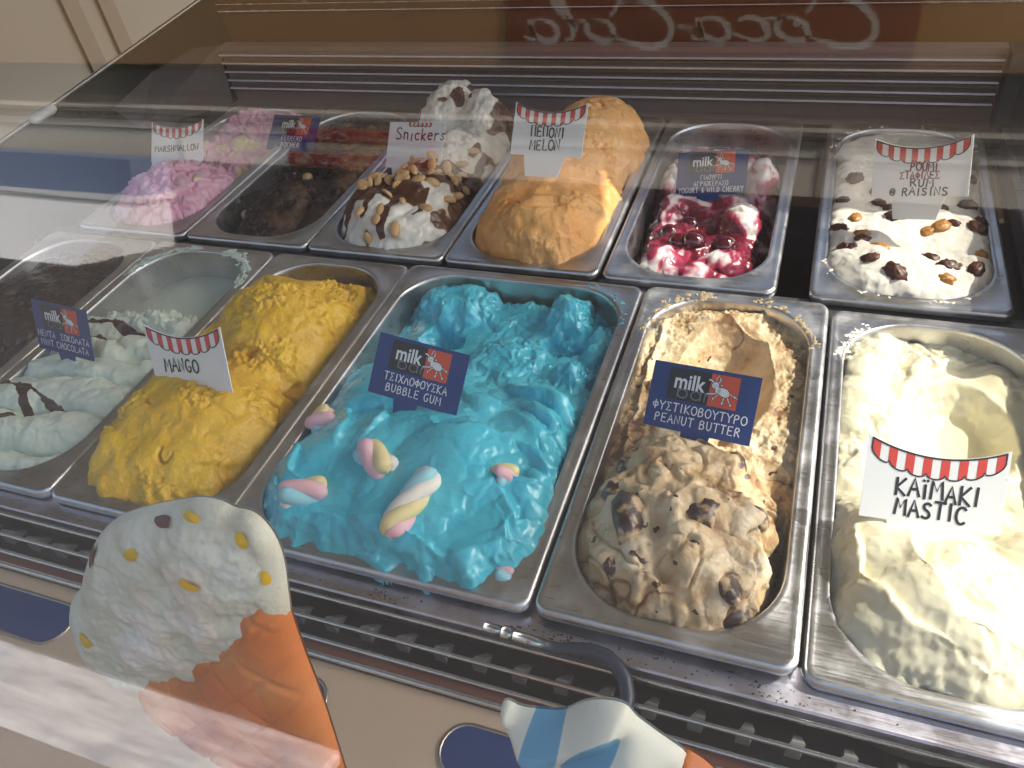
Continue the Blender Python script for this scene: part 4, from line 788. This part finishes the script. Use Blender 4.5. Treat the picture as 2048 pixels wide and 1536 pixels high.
# ------------------------------------------------------------------ moulded cone ornaments behind the glass
def inside(px, py, poly):
    c = np.zeros(px.shape, bool); n = len(poly)
    for i in range(n):
        (x0, y0), (x1, y1) = poly[i], poly[(i + 1) % n]; cond = ((y0 > py) != (y1 > py)); c ^= cond & (px < (x1 - x0) * (py - y0) / (y1 - y0 + 1e-12) + x0)
    return c
def near(px, py, poly):
    D = np.full(px.shape, 9.); NX = px.copy(); NY = py.copy(); n = len(poly)
    for i in range(n):
        (ax, ay), (bx, by) = poly[i], poly[(i + 1) % n]; dx, dy = bx - ax, by - ay; t = np.clip(((px - ax) * dx + (py - ay) * dy) / (dx * dx + dy * dy + 1e-12), 0, 1); qx, qy = ax + t * dx, ay + t * dy; d = np.hypot(px - qx, py - qy); m_ = d < D
        D = np.where(m_, d, D); NX = np.where(m_, qx, NX); NY = np.where(m_, qy, NY)
    return D, NX, NY
def closed(p, n=2):
    for _ in range(n): p = [q for a, b in zip(p, p[1:] + p[:1]) for q in ((a[0] * .75 + b[0] * .25, a[1] * .75 + b[1] * .25), (a[0] * .25 + b[0] * .75, a[1] * .25 + b[1] * .75))]
    return p
def relief(name, poly, th, wd, mat, parent, z0=-.0185, noise=None, step=.0008, sm_=2, mixf=None):
    poly = closed(poly, sm_) if sm_ else poly; xs = [p[0] for p in poly]; ys = [p[1] for p in poly]
    X, Y = np.meshgrid(np.arange(min(xs) - step * 2, max(xs) + step * 3, step), np.arange(min(ys) - step * 2, max(ys) + step * 3, step)); ny, nx = X.shape; x, y = X.ravel(), Y.ravel()
    ins = inside(x, y, poly); D, NX, NY = near(x, y, poly); x = np.where(ins, x, NX); y = np.where(ins, y, NY); D = np.where(ins, D, 0)
    hgt = th * np.sqrt(np.clip(1 - (1 - np.clip(D / wd, 0, 1)) ** 2, 0, 1)); Q = np.stack([x, y, 0 * x], 1)
    if noise: hgt = hgt + noise(Q, x, y, D) * sm(0, .008, D)
    mv = mixf(Q, x, y, D) if mixf else np.zeros(len(x))
    idx = np.arange(nx * ny).reshape(ny, nx); F = np.stack([idx[:-1, :-1], idx[:-1, 1:], idx[1:, 1:], idx[1:, :-1]], -1).reshape(-1, 4); F = F[ins[F].any(1)]
    V = np.stack([x, y, z0 + hgt], 1); Bk = np.stack([x, y, 0 * x + z0 - .001], 1); n = len(V)
    o = link(name, np_mesh(name, np.vstack([V, Bk]), np.vstack([F, F[:, ::-1] + n]), np.concatenate([mv, mv])), mat, parent); return o, (V[ins], hgt)
def on_glass(root): root.matrix_world = GM
CREAMP = cream('painted_plaster', [(0, (.66, .58, .42)), (.45, (.80, .74, .59)), (1, (.88, .85, .75))], .5, .05, .4, 220, vary=.06)
ORG = cream('orange_plaster', [(0, (.66, .16, .025)), (.5, (.76, .21, .04)), (1, (.80, .28, .08))], .5, .0, .15, 200, vary=.05)
t = tag(empty('cone_ornament'), 'large moulded cone ornament with white scoop and orange wafer behind the glass', 'ornament'); on_glass(t)
SCOOP = [(-0.1526, 0.2228), (-0.1472, 0.2305), (-0.1395, 0.2355), (-0.1361, 0.2439), (-0.1306, 0.2530), (-0.1204, 0.2681), (-0.1078, 0.2805), (-0.0957, 0.2880), (-0.0819, 0.2947), (-0.0699, 0.2994), (-0.0586, 0.3039), (-0.0487, 0.3045), (-0.0439, 0.3022), (-0.0365, 0.3029), (-0.0320, 0.2994), (-0.0287, 0.2923), (-0.0280, 0.2816), (-0.0297, 0.2697), (-0.0307, 0.2608), (-0.0347, 0.2325), (-0.0726, 0.2046), (-0.0918, 0.1960), (-0.1198, 0.1753), (-0.1292, 0.1740), (-0.1430, 0.1798), (-0.1553, 0.1843), (-0.1599, 0.1978), (-0.1576, 0.2124)]
def nsc(Q, x, y, D): return .0028 * fbm(Q, 42, 5, .60, 141) + .0022 * ridged(warp(Q, 30, .01, 142), 30, 2, 143) * sm(.3, .0, np.hypot(x +0.0875, y - 0.2520) * 6 - .1)
so_, (SV, _) = relief('scoop', SCOOP, .0135, .030, CREAMP, t, noise=nsc, mixf=lambda Q, x, y, D: .5 + .6 * fbm(Q, 35, 3, .6, 144))
CONE = [(-0.0408, 0.2670), (-0.0330, 0.2676), (-0.0315, 0.2570), (-0.0303, 0.2369), (-0.0275, 0.2115), (-0.0263, 0.1931), (-0.0250, 0.1608), (-0.0243, 0.1257), (-0.0275, 0.1088), (-0.0365, 0.1065), (-0.0557, 0.1229), (-0.0753, 0.1355), (-0.1109, 0.1531), (-0.1270, 0.1666), (-0.1298, 0.1761), (-0.1271, 0.1865), (-0.1233, 0.1924), (-0.1118, 0.2015), (-0.1007, 0.2046), (-0.0937, 0.2114), (-0.0900, 0.2170), (-0.0874, 0.2252), (-0.0782, 0.2305), (-0.0684, 0.2395), (-0.0658, 0.2439), (-0.0629, 0.2504), (-0.0545, 0.2553), (-0.0510, 0.2601)]
def ncn(Q, x, y, D):
    u, v = (x + y) / 1.414, (x - y) / 1.414; gr = lambda q: sm(.12, .0, np.abs((q / .0165) % 1 - .5)); return -.0010 * np.maximum(gr(u * .8 + .002), gr(v)) + .0006 * fbm(Q, 40, 4, .6, 146)
relief('wafer', CONE, .0155, .026, ORG, t, noise=ncn, sm_=1, mixf=lambda Q, x, y, D: .5 + .7 * fbm(Q, 30, 3, .6, 147))
YEL = plain('yellow_fleck', (.86, .50, .008), .5); BRN = plain('brown_fleck', (.13, .035, .025), .55)
def fleck(cx, cy, rx, ry, rot, mat, sd):
    rr = random.Random(sd); P = []
    for i in range(10):
        a = 2 * math.pi * i / 10; k = rr.uniform(.8, 1.15); sq = 1 / max(abs(math.cos(a)), abs(math.sin(a))) ** .6; x, y = rx * math.cos(a) * k * sq, ry * math.sin(a) * k * sq; P.append((cx + x * math.cos(rot) - y * math.sin(rot), cy + x * math.sin(rot) + y * math.cos(rot)))
    def hz(x, y): d = (SV[:, 0] - x) ** 2 + (SV[:, 1] - y) ** 2; return float(SV[np.argsort(d)[:6], 2].max()) + .0004
    m = MB(); ring = [(x, y, hz(x, y)) for x, y in P]; mid = [((x + cx) / 2, (y + cy) / 2) for x, y in P]; vs = ring + [(x, y, hz(x, y) + .0003) for x, y in mid] + [(cx, cy, hz(cx, cy) + .0003)]
    m.add(vs, [(i, (i + 1) % 10, 10 + (i + 1) % 10, 10 + i) for i in range(10)] + [(10 + i, 10 + (i + 1) % 10, 20) for i in range(10)]); m.build('fleck', mat, t, True)
for i, (a, b, rx, ry, ro) in enumerate(((-0.0579, 0.3002, .0036, .0014, -.1), (-0.0889, 0.2778, .0040, .0026, .5), (-0.0592, 0.2757, .0034, .0029, -.7), (-0.0377, 0.2947, .0022, .0032, .5), (-0.0319, 0.2791, .0013, .0034, .1), (-0.1377, 0.2147, .0036, .0030, -.7))): fleck(a, b, rx, ry, ro, YEL, i)
fleck(-0.0720, 0.2949, .0050, .0017, .3, BRN, 11); fleck(-0.1153, 0.2671, .0022, .0052, -.45, BRN, 12)
t = tag(empty('soft_serve_ornament'), 'smaller moulded soft ice ornament with blue swirls behind the glass', 'ornament'); on_glass(t)
SOFT = [(0.0522, 0.2373), (0.0555, 0.2394), (0.0591, 0.2372), (0.0675, 0.2393), (0.0757, 0.2420), (0.0810, 0.2483), (0.0862, 0.2521), (0.0920, 0.2542), (0.0970, 0.2540), (0.0997, 0.2497), (0.1039, 0.2468), (0.1090, 0.2433), (0.1140, 0.2404), (0.1169, 0.2382), (0.1229, 0.2254), (0.1180, 0.1997), (0.1021, 0.1651), (0.0796, 0.1595), (0.0585, 0.1739), (0.0592, 0.1941), (0.0590, 0.2123), (0.0568, 0.2259), (0.0529, 0.2311)]
def msoft(Q, x, y, D):
    def el(cx, cy, ux, uy, a, b): u, v = (x - cx) * ux + (y - cy) * uy, -(x - cx) * uy + (y - cy) * ux; return np.hypot(u / a, v / b)
    d1 = el(.0702, .2330, .2, .98, .0150, .0062); d2 = el(.0868, .2355, .57, .82, .0150, .0052); d3 = el(.1090, .2530, .58, -.81, .0075, .0016)
    return .2 + .75 * np.clip(sm(1.15, .85, d1) + sm(1.15, .85, d2) + sm(1.2, .8, d3) * .8, 0, 1)
def nsoft(Q, x, y, D): return .0075 * (np.abs(np.sin((y * .8 - x * .75) * np.pi / .020 + 2.6)) - .5) + .0006 * fbm(Q, 60, 3, .6, 149)
relief('soft_ice', SOFT, .014, .018, cream('soft_ice_plaster', [(0, (.84, .78, .64)), (.4, (.88, .83, .70)), (.6, (.16, .42, .60)), (1, (.14, .40, .58))], .45, .05, .1, 200, vary=.05), t, noise=nsoft, mixf=msoft)
relief('wafer', [(0.1145, 0.2356), (0.1168, 0.2378), (0.1207, 0.2361), (0.1248, 0.2333), (0.1339, 0.2229), (0.1411, 0.2004), (0.1302, 0.1764), (0.1076, 0.1707), (0.0885, 0.1766), (0.1106, 0.2084)], .019, .018, ORG, t, noise=ncn, z0=-.020)

# ------------------------------------------------------------------ kiosk behind and around the case
back = tag(empty('kiosk_counter'), 'amber brown wooden counter front behind the display case', 'counter')
m = MB(); m.box((-.90, .62, -.898), (1.3, .66, .30)); m.build('wood_panel', plain('amber_wood', (.20, .095, .028), .4, var=.3, scale=7), back)
for z, r_ in ((.062, .0022), (.074, .0012)):
    m = MB(); m.tube([(-.93, .612, z), (1.2, .612, z - .003)], r_, 8); m.build('metal_strip', CHROME, back, True)
wl = tag(empty('kiosk_side_wall'), 'grey beige side wall with slanted frame strips left of the display case', 'wall')
m = MB(); m.box((-1.75, -.3, -.898), (-1.65, 2.2, 1.5)); m.build('wall', plain('grey_beige', (.21, .185, .15), .6, var=.08, scale=3), wl)
for y in (.95, 1.06):
    m = MB(); m.box((-1.652, y, -.898), (-1.64, y + .05, 1.5)); m.build('frame_strip', plain('strip_beige', (.15, .12, .09), .5), wl)
aw = tag(empty('shop_awning'), 'cream canvas awning over the ice cream case', 'awning')
CANV = plain('canvas_cream', (.60, .50, .34), .7)
XE = 1.10
def awz(y): return 1.0 + .45 * (y - .02)
m = MB(); m.add([(-3.5, -.52, awz(-.52)), (XE, -.52, awz(-.52)), (XE, 2.5, awz(2.5)), (-3.5, 2.5, awz(2.5)), (-3.5, -.52, awz(-.52) + .012), (XE, -.52, awz(-.52) + .012), (XE, 2.5, awz(2.5) + .012), (-3.5, 2.5, awz(2.5) + .012)], [(0, 3, 2, 1), (4, 5, 6, 7), (0, 1, 5, 4), (1, 2, 6, 5), (2, 3, 7, 6), (3, 0, 4, 7)]); m.build('canvas', CANV, aw)  # unseen canvas, carried far back to keep sun off the side wall
for x in (-3.4, XE - .03):
    m = MB(); m.tube([(x, 1.55, -.898), (x, 1.55, awz(1.55) - .01)], .02); m.build('pole', CHROME, aw, True)

# ------------------------------------------------------------------ the street that the glass mirrors
m = MB(); m.add([(-40, -40, -.9), (40, -40, -.9), (40, 40, -.9), (-40, 40, -.9)], [(0, 1, 2, 3)]); tag(m.build('ground', plain('asphalt', (.050, .047, .043), .8, var=.25, scale=3)), kind='structure')
m = MB(); m.box((-4.5, -1.39, -.899), (-.60, -.98, -.86), bev=.01); g = NT('streaked_white'); v = g.tc((1.2, 9, 1)); f1 = g.noise(v, 5, 8, .7); f2 = g.noise(g.tc(), 3.5, 5, .6); tag(m.build('added_slab', g.set(Base_Color=g.mix(g.ramp(f2, [(.50, (0, 0, 0)), (.66, (1, 1, 1))]), g.mix(g.mr(f1, .35, .65, 0, 1), (.28, .28, .29), (.68, .66, .63)), g.mix(g.mr(f1, .35, .65, 0, 1), (.16, .20, .27), (.48, .50, .53))), Roughness=.5)), kind='structure')  # slab added for a bright mirrored patch; its streaks imitate glass streaks
ww = tag(empty('mirror_wall'), 'made-up low white wall with a blue band, sloped to catch the sun', 'wall')
m = MB(); m.add([(-9.5, -6.0, -.899), (-5.2, -6.0, -.899), (-5.2, -4.9, -.899), (-9.5, -4.9, -.899), (-9.5, -6.0, -.45), (-5.2, -6.0, -.45), (-5.2, -5.7, -.45), (-9.5, -5.7, -.45)], [(0, 3, 2, 1), (4, 5, 6, 7), (3, 7, 6, 2), (0, 4, 7, 3), (1, 2, 6, 5), (0, 1, 5, 4)]); m.build('wall', plain('whitewash', (.82, .82, .80), .6, var=.05), ww)  # stand-in for a pale mirrored shape, face sloped to brighten its reflection
m = MB(); m.box((-9.52, -6.02, -.419), (-5.18, -5.58, -.12)); m.build('blue_band', plain('blue_paint', (.24, .30, .46), .45), ww)
m = MB(); m.box((-9.54, -6.04, -.47), (-5.16, -5.575, -.4202)); m.build('coping', plain('coping_white', (.85, .85, .84), .5), ww)
fc = tag(empty('street_shop'), 'beige shop front with red script signs across the street', 'shop')
BG_ = plain('beige_plaster', (.80, .71, .57), .6, var=.1, scale=2)
m = MB(); m.box((-14, -6.6, -.16), (9, -6.2, .30)); m.build('wall', BG_, fc)
m = MB(); m.box((-14, -6.6, -.899), (9, -6.19, -.1605)); m.build('haze_cut_base', plain('haze_cut_dark', (.045, .04, .036), .6), fc)  # dark base added so the glass mirrors no haze below the wall
m = MB(); m.box((-14, -6.6, .301), (9, -6.25, .64)); m.build('window', plain('dark_window', (.17, .13, .10), .4), fc)
m = MB(); m.box((-14, -6.6, .641), (9, -6.15, 3.2)); m.build('fascia', plain('amber_fascia', (.34, .19, .075), .5, var=.15, scale=2), fc)
for z0, z1, c in ((.175, .195, (.25, .2, .15)), (.225, .24, (.16, .12, .09)), (.262, .27, (.2, .16, .12)), (.10, .106, (.3, .25, .2))):
    m = MB(); m.box((-14, -6.199, z0), (9, -6.18, z1)); m.build('ledge', plain('ledge_brown', c, .6), fc)
m = MB(); rq = random.Random(8); x = -13.5
while x < 8.5:
    w_ = rq.uniform(.02, .09); m.box((x, -6.178, .208 + rq.uniform(0, .006)), (x + w_, -6.172, .228)); x += w_ + rq.uniform(.012, .06)
m.build('letter_blocks', plain('letter_brown', (.14, .11, .09), .6), fc)  # small blocks standing in for blurred lettering on the shop front
for x in (-5.2, -3.9, -2.2, -1.25, .2, 1.1):
    m = MB(); m.box((x, -6.199, -.16), (x + .05, -6.185, .174)); m.build('door_post', plain('post_beige', (.45, .38, .3), .6), fc)
SIGNR = plain('sign_red', (.13, .020, .018), .35); SW = plain('sign_white', (.45, .40, .36), .45)
def script(mb, cx, cz, h, wd, y, mi):
    """the red soft drink sign's script, mirrored left to right by the glass"""
    G = {'C': [(.80, .62), (.72, .72)] + arc(.42, .42, .40, .56, 60, 300, 20) + [(.78, .02), (.92, .12)], 'o': arc(.22, .26, .19, .26, 80, 450, 16) + [(.34, .46), (.5, .5)], 'c': arc(.22, .26, .19, .26, 45, 310, 14) + [(.5, .2)], 'a': arc(.22, .26, .19, .26, 55, 400, 16) + [(.42, .5), (.40, .1), (.46, .0), (.56, .10)], 'l': [(.05, .3), (.28, .95), (.16, 1.05), (.08, .7), (.12, .1), (.28, .02)], '-': [(.0, .3), (.2, .32)]}
    x = 0; Ls = []
    for c in 'Coca-Cola': Ls.append((c, x)); x += {'C': .82, 'l': .32, '-': .26}.get(c, .5)
    k = wd / x; tmp = MB()
    for c, q in Ls:
        pts = [(cx - wd / 2 + (q + u + .28 * v) * k, cz + (v - .4) * h) for u, v in smooth_poly(G[c], 1)]; tmp.ribbon(pts, lambda t_: (.07 + .09 * math.sin(math.pi * t_)) * h, 0)
    # the sign faces +y: its reader looks along -y, so x runs leftwards on the wall
    mb.add([(2 * cx - vx, y, vz) for vx, vz, _ in tmp.v], tmp.f, mi)
SIGNB = plain('sign_bright_red', (.26, .016, .018), .35)
def red_sign(cx, cz, w, h, rows, name='sign_board', label=None, mat=None):
    s = tag(empty(name, (0, 0, 0)), label, 'sign', 'red signs across the street'); m = MB(); m.box((cx - w / 2, -6.145, cz - h / 2), (cx + w / 2, -6.11, cz + h / 2), bev=.01); m.build('board', mat or SIGNR, s)
    tx = MB()
    for k in range(rows): script(tx, cx, cz + h * ((k + .5) / rows - .5), h / rows * .62, w * .86, -6.108, 0)
    tx.build('lettering', SW, s)
red_sign(-.70, .93, 2.7, .44, 1, label='big red sign board with one row of white script high across the street')
red_sign(-3.32, .11, 1.35, .11, 1, label='upper of two narrow red signs with white script on the shop front', mat=SIGNB)
red_sign(-3.32, -.08, 1.35, .11, 1, label='lower of two narrow red signs with white script on the shop front', mat=SIGNB)
